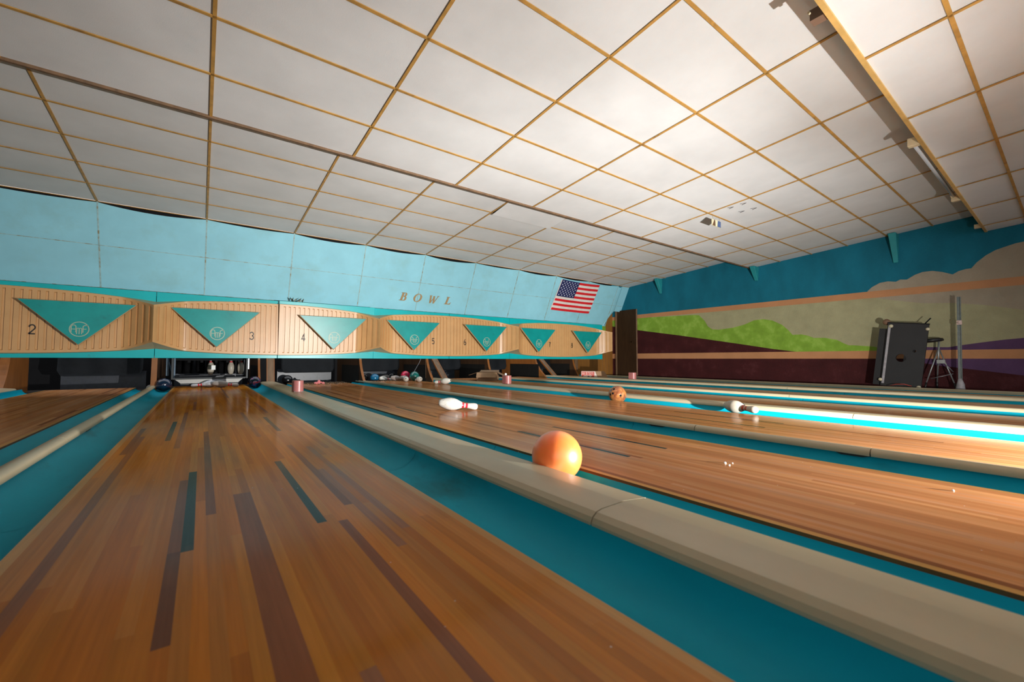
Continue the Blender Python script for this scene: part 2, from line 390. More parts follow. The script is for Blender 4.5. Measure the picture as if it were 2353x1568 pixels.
# ------------------------------------------------------------------ ceiling: three stepped, tilted fields of two by four foot tiles
TX = 1.219; MX0 = -1.2115
xs_m = [MX0 + TX * k for k in range(-4, 11)]
def field(name, ys, zfun, xa, xb, tname, drop=()):
    rnd = random.Random(len(ys) * 31 + int(ys[0] * 10)); bm = B(); nx, ny = 8, 4
    mx = [x for x in xs_m if xa < x < xb]; cols = [xa] + mx + [xb]
    for ci in range(len(cols) - 1):
        for ri in range(len(ys) - 1):
            a, b_ = cols[ci] + .006, cols[ci + 1] - .006; c, d = ys[ri] + .006, ys[ri + 1] - .006
            sag = rnd.choice([0, .002, .004, .006, .010]); tl = (ci, ri) in drop
            g = {}
            for i in range(nx + 1):
                for j in range(ny + 1):
                    u, v = i / nx, j / ny; x = a + (b_ - a) * u; y = c + (d - c) * v
                    z = zfun(y) + .010 - sag * (1 - (2 * u - 1) ** 2) * (1 - (2 * v - 1) ** 2) - (.045 * v if tl else 0)
                    g[i, j] = bm.verts.new((x, y, z))
            for i in range(nx):
                for j in range(ny): bm.faces.new((g[i, j], g[i, j + 1], g[i + 1, j + 1], g[i + 1, j])).smooth = True
    # backing board above the tiles
    quad(bm, [(xa, ys[0], zfun(ys[0]) + .05), (xb, ys[0], zfun(ys[0]) + .05), (xb, ys[-1], zfun(ys[-1]) + .05), (xa, ys[-1], zfun(ys[-1]) + .05)])
    o = struct(put(name, bm, 'tile', recalc=False), 'stepped ceiling of off-white stippled tiles', 'ceiling')
    bm = B(); w = .0115
    def bar(pa, pb, dirx):
        # bars follow the slope: a thin inverted tee flange
        (x0, y0), (x1, y1) = pa, pb
        if dirx: v = [(x0, y0 - w, zfun(y0 - w)), (x1, y0 - w, zfun(y0 - w)), (x1, y0 + w, zfun(y0 + w)), (x0, y0 + w, zfun(y0 + w))]
        else: v = [(x0 - w, y0, zfun(y0)), (x0 + w, y0, zfun(y0)), (x0 + w, y1, zfun(y1)), (x0 - w, y1, zfun(y1))]
        lo = [bm.verts.new(p) for p in v]; hi = [bm.verts.new((p[0], p[1], p[2] + .006)) for p in v]
        bm.faces.new(lo[::-1]); bm.faces.new(hi)
        for i in range(4): bm.faces.new((lo[i], lo[(i + 1) % 4], hi[(i + 1) % 4], hi[i]))
    for x in mx: bar((x, ys[0]), (x, ys[-1]), False)
    for y in ys: bar((xa, y), (xb, y), True)
    struct(put(tname, bm, 'tbar'), 'tan metal grid holding the ceiling tiles', 'ceiling grid')
SL = .0743
z1 = lambda y: 2.845 - SL * (y - 1.445)
z2 = lambda y: 2.918 - .0770 * (y - 4.475)
z0 = lambda y: 2.590 - SL * (y - .83)
field('ceiling', [.233 + .606 * k for k in range(8)], z1, XL, XW, 'trim_1')
field('ceiling.001', [7.95 - .61 * k for k in range(6, -1, -1)], z2, XL, XW, 'trim_2', drop={(8, 1)})
field('ceiling.002', [.40 - .606 * k for k in range(6, -1, -1)] + [.83], z0, XL, XW, 'trim_3')
bm = B(); box(bm, XL, XW, .815, .845, z0(.83) - .004, z0(.83) + .035)
struct(put('trim_4', bm, 'cove_trim'), 'yellowed edge trim of the light cove', 'trim')
bm = B(); box(bm, XL, XW, 4.462, 4.487, z1(4.475) - .012, z1(4.475) + .05)
struct(put('trim_5', bm, 'old_wood'), 'dark lip along the ceiling step', 'trim')
for nm, ya, za, yb in (('trim_6', .60, z0(.6) + .05, 1.0), ('trim_7', 4.25, z1(4.25) + .05, 4.6)):
    bm = B(); box(bm, XL, XW, ya - .02, ya, za, za + .30); struct(put(nm, bm, 'dark'), 'dark back of the light cove', 'trim')

# ------------------------------------------------------------------ sloping fascia over the pins
FO = Vector((0, 7.95, 2.652)); FU = Vector((0, .53, -1.16)); FL = FU.length; FD = FU.normalized(); FN = Vector((0, -1.16, -.53)).normalized()
def fas(x, s, d=0): return FO + Vector((x, 0, 0)) + FD * s + FN * d       # s = distance down the slope, d = out into the room
bm = B(); rnd = random.Random(5)
colsx = [XL] + [x for x in xs_m if XL < x < 9.9] + [9.93]
rows = [(0.0, .605), (.605, 1.275)]
for ci in range(len(colsx) - 1):
    for ri, (s0, s1) in enumerate(rows):
        a, b_ = colsx[ci] + .004, colsx[ci + 1] - .004; dip = rnd.choice([.02, .035, .03, .045]) if ri == 0 else 0
        nx, ny = 10, 4; g = {}; bow = rnd.uniform(0, .006)
        for i in range(nx + 1):
            for j in range(ny + 1):
                u, v = i / nx, j / ny; s = s0 + .004 + (s1 - s0 - .008) * v
                if ri == 0: s += dip * (1 - (2 * u - 1) ** 2) * (1 - v) + .006 * (1 - v)
                xx = a + (b_ - a) * u
                if ri == 1 and ci == len(colsx) - 2: xx = a + (b_ - .33 * max(0, (s - .80) / .48) - a) * u
                g[i, j] = bm.verts.new(fas(xx, s, bow * (1 - (2 * u - 1) ** 2)))
        for i in range(nx):
            for j in range(ny): bm.faces.new((g[i, j], g[i + 1, j], g[i + 1, j + 1], g[i, j + 1])).smooth = True
quad(bm, [fas(9.935, .004), fas(XW, .004), fas(XW, .60), fas(9.935, .60)]); quad(bm, [fas(9.935, .61), fas(XW, .61), fas(XW, .78), fas(9.935, .78)])
bmesh.ops.recalc_face_normals(bm, faces=bm.faces[:])
struct(put('wall_back', bm, 'fascia', recalc=False), 'sloping pale blue panelled wall above the pin machines', 'wall')
bm = B(); box(bm, XL, 9.5, -.004, 0, 0, 1)
for v in bm.verts: v.co = fas(v.co.x, 1.29 * (1 - v.co.z), -.03 + v.co.y)
struct(put('wall_rear', bm, 'dark'), 'dark backing behind the blue panels', 'wall')
bm = B()
for x in colsx[1:-1]:
    for s0, s1, wd in ((.0, .60, .0085), (.615, 1.28, .0085)):
        prism(bm, [(x - wd, s0), (x + wd, s0), (x + wd, s1), (x - wd, s1)], lambda u, v, d: fas(u, v, d), -.004, .003)
prism(bm, [(XL, .600), (XW, .600), (XW, .611), (XL, .611)], lambda u, v, d: fas(u, v, d), -.004, .003)
prism(bm, [(XL, 1.225), (9.6, 1.225), (9.6, 1.233), (XL, 1.233)], lambda u, v, d: fas(u, v, d), .0, .005)
struct(put('trim_8', bm, 'fascia_bar'), 'thin painted grid between the blue panels', 'trim')
bm = B(); prism(bm, [(XL, 1.236), (9.6, 1.236), (9.6, 1.30), (XL, 1.30)], lambda u, v, d: fas(u, v, d), -.002, .012)
struct(put('trim_9', bm, 'fascia_lip'), 'pale ledge under the blue panels', 'trim')

# ------------------------------------------------------------------ BOWL letters on the fascia
def letter(ch, x0, s_base, label):
    bm = B(); H = .172; slant = .20
    f3 = lambda u, v, d: fas(x0 + u + v * slant, s_base - v, d)
    d0, d1 = .012, .001
    if ch == 'B':
        ribbon(bm, [(.045, 0), (.045, H)], .042, f3, d0, d1)
        ribbon(bm, [(.0, .004), (.09, .004)], .009, f3, d0, d1); ribbon(bm, [(.0, H - .004), (.09, H - .004)], .009, f3, d0, d1)
        w = [.010, .014, .024, .034, .036, .034, .024, .014, .010]
        ribbon(bm, [(.07, H - .005)] + arc(.085, .132, .030, .036, 85, -85, 6) + [(.06, .094)], w, f3, d0 - .0003, d1)
        ribbon(bm, [(.07, .092)] + arc(.090, .048, .038, .044, 85, -85, 6) + [(.06, .005)], w, f3, d0 - .0003, d1)
    if ch == 'O':
        n = 32; ot = [(.088 + .092 * cos(2 * pi * i / n), H / 2 + .092 * sin(2 * pi * i / n)) for i in range(n)]
        it = [(.088 + .052 * cos(2 * pi * i / n), H / 2 + .080 * sin(2 * pi * i / n)) for i in range(n)]
        R = [[bm.verts.new(f3(u, v, d)) for u, v in P] for P, d in ((ot, d0), (it, d0), (ot, d1), (it, d1))]
        for i in range(n):
            j = (i + 1) % n
            for q in ((R[0][i], R[0][j], R[1][j], R[1][i]), (R[0][i], R[2][i], R[2][j], R[0][j]), (R[1][i], R[1][j], R[3][j], R[3][i])): bm.faces.new(q)
    if ch == 'W':
        ribbon(bm, [(.020, H), (.062, 0)], .036, f3, d0, d1); ribbon(bm, [(.062, .0), (.118, H * .93)], .011, f3, d0 - .0003, d1)
        ribbon(bm, [(.100, H * .93), (.142, 0)], .036, f3, d0, d1); ribbon(bm, [(.142, .0), (.198, H)], .011, f3, d0 - .0003, d1)
        for a, b_ in ((-.006, .05), (.172, .222)): ribbon(bm, [(a, H - .004), (b_, H - .004)], .009, f3, d0 - .0006, d1)
    if ch == 'L':
        ribbon(bm, [(.045, 0), (.045, H)], .042, f3, d0, d1); ribbon(bm, [(.005, H - .004), (.085, H - .004)], .009, f3, d0 - .0003, d1)
        ribbon(bm, [(.0, .005), (.125, .005)], .010, f3, d0 - .0003, d1)
        prism(bm, [(.06, .0), (.142, .0), (.150, .052), (.118, .018), (.06, .014)], f3, d0 - .0006, d1)
    o = put('sign_letter', bm, 'letter_bronze')
    tag(o, label, 'letter', 'letters on the blue wall')
SB = 1.022
letter('B', 3.262, SB, 'bronze italic letter B, first of the word on the blue wall')
letter('O', 3.562, SB, 'bronze italic letter O, second of the word on the blue wall')
letter('W', 3.905, SB + .004, 'bronze italic letter W, third of the word on the blue wall')
letter('L', 4.302, SB, 'bronze italic letter L, last of the word on the blue wall')

# ------------------------------------------------------------------ flag
def flag():
    bm = B(); W, H = 1.475, .855; nx, ny = 52, 39
    def P(u, v, d=0):
        wav = .006 + .005 * sin(u * 5 + v * 3) + .004 * sin(u * 11 - v * 2)
        bow = -.022 * sin(u * pi) * (1 - .6 * v)
        return fas(7.512 + u * W - v * .105, .055 + v * H - bow + .01 * u, .008 + wav + d)
    g = [[bm.verts.new(P(i / nx, j / ny)) for j in range(ny + 1)] for i in range(nx + 1)]
    for i in range(nx):
        for j in range(ny):
            u, v = (i + .5) / nx, (j + .5) / ny; st = int(v * 13)
            m = 0 if st % 2 == 0 else 1
            if u < .025: m = 1
            elif u < .455 and st < 7: m = 2
            f = bm.faces.new((g[i][j], g[i][j + 1], g[i + 1][j + 1], g[i + 1][j])); f.material_index = m; f.smooth = True
    for r in range(9):
        for c in range(6 if r % 2 == 0 else 5):
            cu = .025 + .43 * ((2 * c + (1 if r % 2 == 0 else 2)) / 12); cv = (7 / 13) * (r + 1) / 10
            pts = []
            for k in range(10):
                rr = .022 if k % 2 == 0 else .0092; a = -pi / 2 + k * pi / 5
                pts.append(bm.verts.new(P(cu + rr * cos(a) / W, cv + rr * sin(a) / H, .002)))
            ctr = bm.verts.new(P(cu, cv, .002))
            for k in range(10): bm.faces.new((ctr, pts[k], pts[(k + 1) % 10])).material_index = 3
    o = put('flag', bm, ['flag_red', 'flag_white', 'flag_blue', 'flag_star'], recalc=True)
    tag(o, 'stars and stripes flag pinned flat on the blue sloping wall', 'flag')
flag()

# ------------------------------------------------------------------ masking units
YB = 8.26
UNITS = {2: (-2.225, -.573), 3: (-.573, 1.053), 4: (1.053, 2.709), 5: (2.709, 4.385), 6: (4.385, 6.039), 7: (6.039, 7.719), 8: (7.719, 9.398)}
DIG = {2: [arc(.5, 1.05, .42, .42, 170, -25, 10) + [(.08, .06)], [(.05, .05), (.95, .05)]],
       3: [arc(.48, 1.1, .38, .36, 160, -80, 10), arc(.48, .40, .42, .36, 80, -160, 10)],
       4: [[(.68, 0), (.68, 1.5), (.05, .42), (.98, .42)]],
       5: [[(.88, 1.45), (.14, 1.45), (.10, .80)] + arc(.46, .50, .42, .44, 130, -150, 12)],
       6: [[(.62, 1.48), (.25, 1.15), (.10, .70), (.10, .45)] + arc(.5, .43, .40, .40, 180, 0, 6)[1:] + arc(.5, .43, .40, .40, 360, 180, 8)[1:]],
       7: [[(.05, 1.44), (.92, 1.44), (.55, .75), (.42, 0)]],
       8: [arc(.5, 1.12, .33, .32, 0, 360, 16), arc(.5, .41, .41, .40, 0, 360, 16)]}
def masking(no):
    x0, x1 = UNITS[no]; end_left = (no % 2 == 1)            # the pair end where the panel flares forward
    W = x1 - x0; sx = lambda t: x0 + t if end_left else x1 - t
    look = {2: 'masking unit numbered 2 at the far left', 3: 'masking unit numbered 3 above the hanging pins', 4: 'masking unit numbered 4 with a glare on its triangle'}
    t = thing('masking_unit', look.get(no, 'tan ribbed masking unit with the black number %d' % no), 'masking unit', ((x0 + x1) / 2, YB, .503), 'ribbed masking units')
    inv = Matrix.Translation(-t.location)
    bm = B(); box(bm, x0 + .003, x1 - .003, YB, YB + .03, .503, 1.502); bmesh.ops.transform(bm, matrix=inv, verts=bm.verts[:])
    bevel(put('backing_board', bm, 'teal_frame', t), .003, 1)
    # ribbed panel
    pitch = .0765; prof = []
    k = 0; tt = .004
    ts = [(.0, 0)]
    c = .045
    while c < W - .03:
        ts += [(c - .0145, 0), (c - .0105, 1), (c + .0105, 1), (c + .0145, 0)]; c += pitch
    ts.append((W - .002, 0))
    full = []
    for (a, ga), (b_, gb) in zip(ts, ts[1:]):
        full.append((a, ga)); n = max(1, int((b_ - a) / .02))
        for i in range(1, n): full.append((a + (b_ - a) * i / n, ga if ga == gb else 0))
    full.append(ts[-1])
    def shape(t_):
        q = max(0, 1 - t_ / .38); p = .05 + .32 * q ** 1.65; e = (1 - min(1, t_ / 1.64)) ** 2.2
        zb = 1.45 - .098 * e; lb = .555 + .088 * e
        return p, zb, lb, zb - .010 - .072 * q ** 1.3, lb + .010 + .082 * q ** 1.3
    bm = B(); cols = []
    for t_, gr in full:
        p, zb, lb, zt, lt = shape(t_); dt = .001
        h = zt - lt; rows_ = []
        for fz, gd in ((lt, 0), (lt + .034, 0), (lt + .046, 1), (zt - .046, 1), (zt - .034, 0), (zt, 0)):
            # normal offset approximated along the flare
            rows_.append((sx(t_), YB - p + (.016 if gr and gd else 0), fz))
        rf = .012
        cols.append([bm.verts.new(v) for v in [(sx(t_), YB + .001, lb), (sx(t_), YB - p * .5, lb + (lt - lb) * .55), (sx(t_), YB - p + rf, lt - .002), ] + rows_ + [(sx(t_), YB - p + rf, zt + .002), (sx(t_), YB - p * .5, zb + (zt - zb) * .55), (sx(t_), YB + .001, zb)]])
    for a, b_ in zip(cols, cols[1:]):
        for i in range(len(a) - 1): bm.faces.new((a[i], b_[i], b_[i + 1], a[i + 1])).smooth = True
    for cc in (cols[0], cols[-1]): bm.faces.new(cc)
    bmesh.ops.transform(bm, matrix=inv, verts=bm.verts[:])
    autosmooth(put('ribbed_panel', bm, 'tan_panel', t), 28)
    # triangle plaque
    cx = (x0 + x1) / 2 + (-.055 if end_left else .045); yt = 8.085
    tri = [(cx - .585, 1.268), (cx + .585, 1.268), (cx, .672)]
    bm = B(); f3 = lambda u, v, d: (u, d, v)
    ctr = Vector((cx, 1.07)); ins = [tuple(ctr + (Vector(p) - ctr) * .972) for p in tri]
    a = [bm.verts.new(f3(u, v, yt)) for u, v in ins]; r_ = [bm.verts.new(f3(u, v, yt + .009)) for u, v in tri]; bk = [bm.verts.new(f3(u, v, yt + .040)) for u, v in tri]
    bm.faces.new(a); bm.faces.new(bk[::-1])
    for i in range(3):
        j = (i + 1) % 3
        bm.faces.new((r_[i], r_[j], a[j], a[i])).material_index = 1; bm.faces.new((bk[i], bk[j], r_[j], r_[i])).material_index = 1
    for u, v in ((cx - .25, 1.15), (cx + .25, 1.15), (cx, .85)): box(bm, u - .03, u + .03, yt + .04, YB - .045, v - .03, v + .03, 1)
    bmesh.ops.transform(bm, matrix=inv, verts=bm.verts[:])
    tp = put('triangle_plaque', bm, ['triangle', 'triangle_rim'], t)
    bm = B(); ex, ez = cx + .004, .893; e3 = lambda u, v, d: (ex + u, d, ez + v); d0, d1 = yt - .003, yt + .002
    ribbon(bm, arc(0, 0, .094, .098, 0, 360 - 11.25, 31), .011, e3, d0, d1, closed=True)
    ribbon(bm, [(-.078, -.045), (-.078, .030)] + arc(-.055, .030, .023, .026, 180, 0, 8)[1:] + [(-.032, -.045)], .010, e3, d0, d1); ribbon(bm, [(-.078, .0), (-.032, .0)], .009, e3, d0 + .0003, d1)
    ribbon(bm, [(-.024, -.068), (-.024, .002)] + arc(-.012, .002, .012, .012, 180, 0, 6)[1:] + [(.0, -.068)], .009, e3, d0, d1)
    ribbon(bm, [(.0, .002)] + arc(.012, .002, .012, .012, 180, 0, 6)[1:] + [(.024, -.068)], .009, e3, d0 + .0003, d1)
    ribbon(bm, [(.036, -.048), (.036, .028)] + arc(.062, .028, .026, .026, 180, 45, 6)[1:], .010, e3, d0, d1); ribbon(bm, [(.036, .002), (.070, .002)], .009, e3, d0 + .0003, d1)
    bmesh.ops.transform(bm, matrix=inv, verts=bm.verts[:])
    put('round_emblem', bm, 'emblem', tp)
    nx = {2: -1.81, 3: .664, 4: 1.444, 5: 3.978, 6: 4.758, 7: 7.302, 8: 8.108}[no]; nz = .815
    bm = B()
    for st in DIG[no]:
        cl = (no == 8)
        ribbon(bm, st[:-1] if cl else st, .20, lambda u, v, d: (nx - .032 + u * .064, d, nz + v * .084), YB - .0515, YB - .044, closed=cl)
    bmesh.ops.transform(bm, matrix=inv, verts=bm.verts[:])
    put('lane_number', bm, 'number', t)
for no in UNITS: masking(no)
for o in COL.objects:
    if o.name == 'masking_unit.002': o.rotation_euler = (radians(3.4), 0, 0); o.location.y -= .012

# ------------------------------------------------------------------ mural wall
MUR = dict(
 bush=[(8.7, 1.715), (7.615, 1.711), (5.891, 1.655), (5.766, 1.633), (5.621, 1.479), (5.539, 1.332), (5.433, 1.256), (5.273, 1.236), (4.934, 1.262), (4.654, 1.322), (4.446, 1.405), (4.249, 1.421), (4.055, 1.376), (3.853, 1.259), (3.73, 1.131), (3.663, 1.036), (3.487, 1.035), (3.372, 1.003), (3.272, .952), (3.078, .947), (2.879, .898), (2.76, .82), (2.684, .782), (2.622, .783), (2.293, .748), (2.107, .654), (8.7, .654)],
 hill=[(8.7, 1.54), (7.613, 1.347), (6.374, 1.149), (5.465, .991), (4.833, .88), (4.032, .733), (3.5, .655), (8.7, .655)],
 purp=[(2.1, .655), (1.985, .693), (1.589, .724), (1.322, .716), (1.14, .751), (.946, .784), (.697, .822), (.495, .843), (-.4, .93), (-2.9, 1.05), (-2.9, .655)],
 purpl=[(1.9, .53), (1.814, .494), (1.601, .435), (1.379, .39), (1.153, .357), (.879, .316), (.514, .259), (-.5, .16), (-2.9, .05), (-2.9, .53)],
 cloud=[(2.371, 1.79), (2.371, 1.815), (2.304, 1.883), (2.185, 1.95), (2.071, 1.961), (1.958, 1.937), (1.897, 1.968), (1.809, 1.954), (1.7, 2.024), (1.598, 2.059), (1.476, 2.058), (1.352, 2.018), (1.231, 1.955), (1.162, 1.999), (1.076, 2.021), (1.012, 2.022), (.951, 2.108), (.844, 2.208), (.742, 2.271), (.633, 2.306), (.529, 2.336), (.3, 2.36), (-.3, 2.30), (-2.9, 2.1), (-2.9, 1.79)],
 haze=[(2.35, 1.70), (2.0, 1.60), (1.6, 1.50), (1.25, 1.47), (.9, 1.40), (.55, 1.30), (.2, 1.2), (-2.9, 1.1), (-2.9, 1.70)])
MN = ['m_sky', 'm_peach', 'm_mist', 'm_grey', 'm_green', 'm_maroon', 'm_purple']
bm = B(); box(bm, XW, XW + .15, -3.0, 8.75, -.12, 3.3, 0)
def layer(poly, mi, d):
    prism(bm, poly, lambda u, v, dd: (XW - dd, u, v), d, -.001, mi)
layer([(-2.9, .0), (8.7, .0), (8.7, .54), (-2.9, .54)], 5, .0015)
layer([(-2.9, .53), (8.7, .53), (8.7, 1.75), (-2.9, 1.75)], 2, .0015)
layer(MUR['haze'], 3, .002); layer(MUR['cloud'], 3, .002)
layer(MUR['bush'], 4, .0025); layer(MUR['hill'], 5, .003); layer(MUR['purp'], 6, .0025); layer(MUR['purpl'], 6, .0025)
layer([(-2.9, .52), (8.7, .52), (8.7, .67), (-2.9, .67)], 1, .0035)
layer([(-2.9, 1.655), (8.7, 1.705), (8.7, 1.808), (-2.9, 1.802)], 1, .0035)
struct(put('wall_right', bm, MN), 'wall painted with a landscape mural of blue sky, green bushes and maroon hills', 'wall')
bm = B(); box(bm, XL - .1, XL, -3, 11.3, -.12, 3.3); struct(put('wall_left', bm, 'm_mist'), None, None)
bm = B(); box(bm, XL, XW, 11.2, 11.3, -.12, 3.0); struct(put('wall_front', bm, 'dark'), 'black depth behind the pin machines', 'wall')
# timber wall and green return beside the last machine, with the door folded back against the mural wall
bm = B(); box(bm, 9.62, XW, 8.60, 8.64, 0, 2.0, 0)
for x in (9.78, 9.93, 10.06): box(bm, x, x + .006, 8.596, 8.60, 0, 2.0, 1)
box(bm, XW, XW + .05, 8.75, 11.2, -.1, 2.7, 0); box(bm, 9.30, 9.44, 9.3, 9.34, -.08, .9, 1); box(bm, 9.42, XW, 8.62, 8.66, 2.0, 2.66, 2); box(bm, 9.42, 9.90, 8.57, 8.602, 1.1, 2.0, 2); box(bm, 9.90, XW, 8.54, 8.62, 1.97, 2.03, 3)
struct(put('wall_far', bm, ['panel_wood', 'old_wood', 'm_green', 'wedge_teal']), 'warm timber wall behind the last masking unit', 'wall')
t = thing('door_1', 'dark brown door folded open against the mural wall', 'door', (10.19, 8.37, .005)); t['kind'] = 'structure'
bm = B(); box(bm, 0, .04, -.70, 0, 0, 1.97, 0); box(bm, .0, .042, -.712, -.70, 0, 1.97, 1); put('door_leaf', bm, ['door_brown', 'door_edge'], t)
bm = B(); box(bm, -.02, .05, .0, .05, 0, 1.99); put('door_jamb', bm, 'old_wood', t)
bm = B(); tube(bm, [(-.002, -.62, 1.0), (-.05, -.62, 1.0)], .012); tube(bm, [(-.05, -.62, 1.0), (-.08, -.62, 1.0)], [.028, .022], 12); put('door_knob', bm, 'door_brown', t)
# wedge brackets under the ceiling
for i, (y, zt, zb, lab) in enumerate(((1.945, z1(1.95), 2.285, 'largest teal wedge bracket under the ceiling, above the black table'), (4.36, z1(4.36), 2.312, 'middle teal wedge bracket under the ceiling step'), (6.87, z2(6.87), 2.33, 'farthest teal wedge bracket, nearest the blue panelled wall'))):
    bm = B(); w = .055; zt -= .002
    vs = [bm.verts.new(p) for p in ((XW - .004, y - w, zt), (XW - .004, y + w, zt), (XW - .24, y + w, zt), (XW - .24, y - w, zt), (XW - .004, y - w * .6, zb), (XW - .004, y + w * .6, zb), (XW - .03, y + w * .6, zb), (XW - .03, y - w * .6, zb))]
    for f in ((0, 1, 2, 3), (4, 7, 6, 5), (0, 3, 7, 4), (1, 5, 6, 2), (2, 6, 7, 3), (0, 4, 5, 1)): bm.faces.new([vs[k] for k in f])
    tag(bevel(put('wall_bracket', bm, 'wedge_teal'), .006, 1), lab, 'bracket', 'wedge brackets on the mural wall')
#PART2
# ------------------------------------------------------------------ bowling pins and balls
IN = .0254
PROF = [(0, 0.0), (.85, 0), (1.015, .05), (1.414, .75), (1.70, 1.5), (1.953, 2.25), (2.255, 3.375), (2.383, 4.5), (2.36, 5.2), (2.281, 5.875), (2.09, 6.6), (1.851, 7.25), (1.53, 8.0), (1.236, 8.625), (1.06, 9.0), (.982, 9.375), (.92, 9.7), (.898, 10.0), (.905, 10.4), (.935, 10.875), (.985, 11.3), (1.047, 11.75), (1.13, 12.2), (1.203, 12.625), (1.255, 13.1), (1.273, 13.5), (1.25, 13.95), (1.15, 14.4), (.95, 14.75), (.6, 14.95), (.25, 15.0), (0, 15.0)]
def pin(label, belly, az, group, white='pin_white', red='pin_red', mark=False, standing=None, tilt=None, base=True):
    """belly: world point of the axis at the widest place; az: compass heading (deg from +Y towards +X) of the head"""
    bm = B()
    def mf(z):
        h = z / IN
        if h < .03: return 2
        if 8.9 < h < 9.75 or 10.25 < h < 11.1: return 1
        return 0
    pr = []
    for (r0, h0), (r1, h1) in zip(PROF, PROF[1:]):
        pr.append((r0 * IN, h0 * IN))
        for hc in (8.9, 9.75, 10.25, 11.1):
            if h0 < hc < h1: k = (hc - h0) / (h1 - h0); pr.append(((r0 + (r1 - r0) * k) * IN, hc * IN))
    pr.append((0, 15 * IN))
    lathe(bm, pr, 28, 0, mf)
    # dark centre of the base
    n = 12; vs = [bm.verts.new((.011 * cos(2 * pi * k / n), .011 * sin(2 * pi * k / n), -.0012)) for k in range(n)]
    bm.faces.new(vs[::-1]).material_index = 3
    if mark:
        for (a0, hh, s) in ((-18, 7.55, 1), (18, 7.55, -1)):
            f3 = lambda u, v, d: ((.0475 - v * .30 + d) * cos(radians(a0) + u / .045), (.0475 - v * .30 + d) * sin(radians(a0) + u / .045), hh * IN + v)
            ribbon(bm, [(-.010 * s, -.008), (0, .004), (.012 * s, .010)], .006, f3, .0035, -.002, 3)
    o = put('bowling_pin', bm, [white, red, 'pin_base', 'pin_mark'], recalc=False, smooth=True)
    if standing: o.location = standing
    else:
        t = radians(7.05 if tilt is None else tilt); a = radians(az)
        d = Vector((sin(a) * cos(t), cos(a) * cos(t), -sin(t)))
        q = Vector((0, 0, 1)).rotation_difference(d)
        o.rotation_mode = 'QUATERNION'; o.rotation_quaternion = q
        o.location = Vector(belly) - d * 4.5 * IN
    return tag(o, label, 'bowling pin', group)
def ball(label, c, m, group, holes=None, r=.1085):
    bm = B(); bmesh.ops.create_uvsphere(bm, u_segments=40, v_segments=24, radius=r)
    for f in bm.faces: f.smooth = True
    o = put('bowling_ball', bm, m, recalc=False, smooth=True, loc=c)
    tag(o, label, 'bowling ball', group)
    for h in holes or []:
        d = Vector(h).normalized(); q = Vector((0, 0, 1)).rotation_difference(d); bm = B()
        n = 16; a = [bm.verts.new((.0125 * cos(2 * pi * k / n), .0125 * sin(2 * pi * k / n), sqrt(r * r - .0125 ** 2) + .0006)) for k in range(n)]
        b_ = [bm.verts.new((.010 * cos(2 * pi * k / n), .010 * sin(2 * pi * k / n), r - .02)) for k in range(n)]
        c_ = [bm.verts.new((.0145 * cos(2 * pi * k / n), .0145 * sin(2 * pi * k / n), sqrt(r * r - .0145 ** 2) - .0006)) for k in range(n)]
        for k in range(n):
            k2 = (k + 1) % n; bm.faces.new((c_[k], c_[k2], a[k2], a[k]))
        bm.faces.new(a)
        hh = put('finger_hole', bm, 'dark', o); hh.rotation_mode = 'QUATERNION'; hh.rotation_quaternion = q
    return o
LOOSE = 'loose pins lying about the lanes'
ball('large glossy orange ball in the gutter behind the wide beige cap', (1.262, 1.374, .072), 'ball_orange', 'loose bowling balls', r=.1095)
ball('brown marbled ball with finger holes in the bright blue gutter', (4.135, 3.40, .062), 'ball_brown', 'loose bowling balls', [(-.46, -.79, -.02), (-1.08, .175, .04), (-1.08, -.163, .21), (-.80, -.13, .73)])
ball('navy ball in the gutter left of the hanging pins', (-.490, 9.02, .062), 'ball_navy', 'loose bowling balls')
ball('dark ball with red and blue swirls at the lane end right of the hanging pins', (.800, 9.14, .062), 'ball_swirl', 'loose bowling balls')
ball('blue ball at the pit edge left of the white pins', (3.363, 10.10, .036), 'ball_blue', 'loose bowling balls', r=.106)
ball('black ball half hidden behind the blue ball', (3.20, 10.42, .034), 'ball_black', 'loose bowling balls')
ball('black ball in the pit between the white and grey pins', (3.885, 10.40, .034), 'ball_black', 'loose bowling balls')
ball('pinkish red ball peeping over the pins in the pit', (3.86, 9.42, .1085), 'ball_pink', 'loose bowling balls')
ball('green ball in the pit beside the pin showing its base', (3.89, 8.97, .1085), 'ball_green', 'loose bowling balls')
ball('black ball against the grey pit board behind the pink rag', (1.52, 10.30, .03), 'ball_black', 'loose bowling balls')
pin('white scuffed pin with red neck bands lying across the dusty lane', (1.955, 3.645, .0605), 117, LOOSE, white='pin_crackle', mark=True)
pin('shade-dulled dirty white pin lying in the bright blue gutter, its round head towards the light', (4.125, 1.985, .046), 201, LOOSE, red='pin_rust', mark=True, tilt=1.0, white='pin_dirty_shaded')
pin('white pin lying at the lane end right of the clutter, base outward', (3.915, 7.50, .0605), 332, LOOSE)
pin('white pin lying in the pit just right of the blue ball', (3.53, 9.98, .025), 70, LOOSE)
pin('pale pin lying farther back behind the white pin near the blue ball', (3.74, 10.36, .04), 80, LOOSE, white='pin_grey')
pin('dull grey pin with dark red bands lying before the red ball', (3.58, 9.30, .0605), 112, LOOSE, white='pin_grey', red='pin_rust')
pin('pin lying end on with its round base facing out, below the red ball', (3.585, 8.72, .0605), 24, LOOSE)
pin('pin lying with its base turned right, in front of the green ball', (3.80, 8.50, .0605), 8, 'loose pins lying about the lanes')
pin('pin half hidden between the end-on pin and the green ball', (3.72, 9.16, .0605), 70, LOOSE, white='pin_grey')
pin('left one of two pins lying end to end under the hanging pins', (.13, 8.97, .0605), 276, LOOSE, white='bottle_plastic')
pin('right one of two pins under the hanging pins, red bands on its neck', (.275, 8.83, .0605), 97, LOOSE, white='pin_grey')
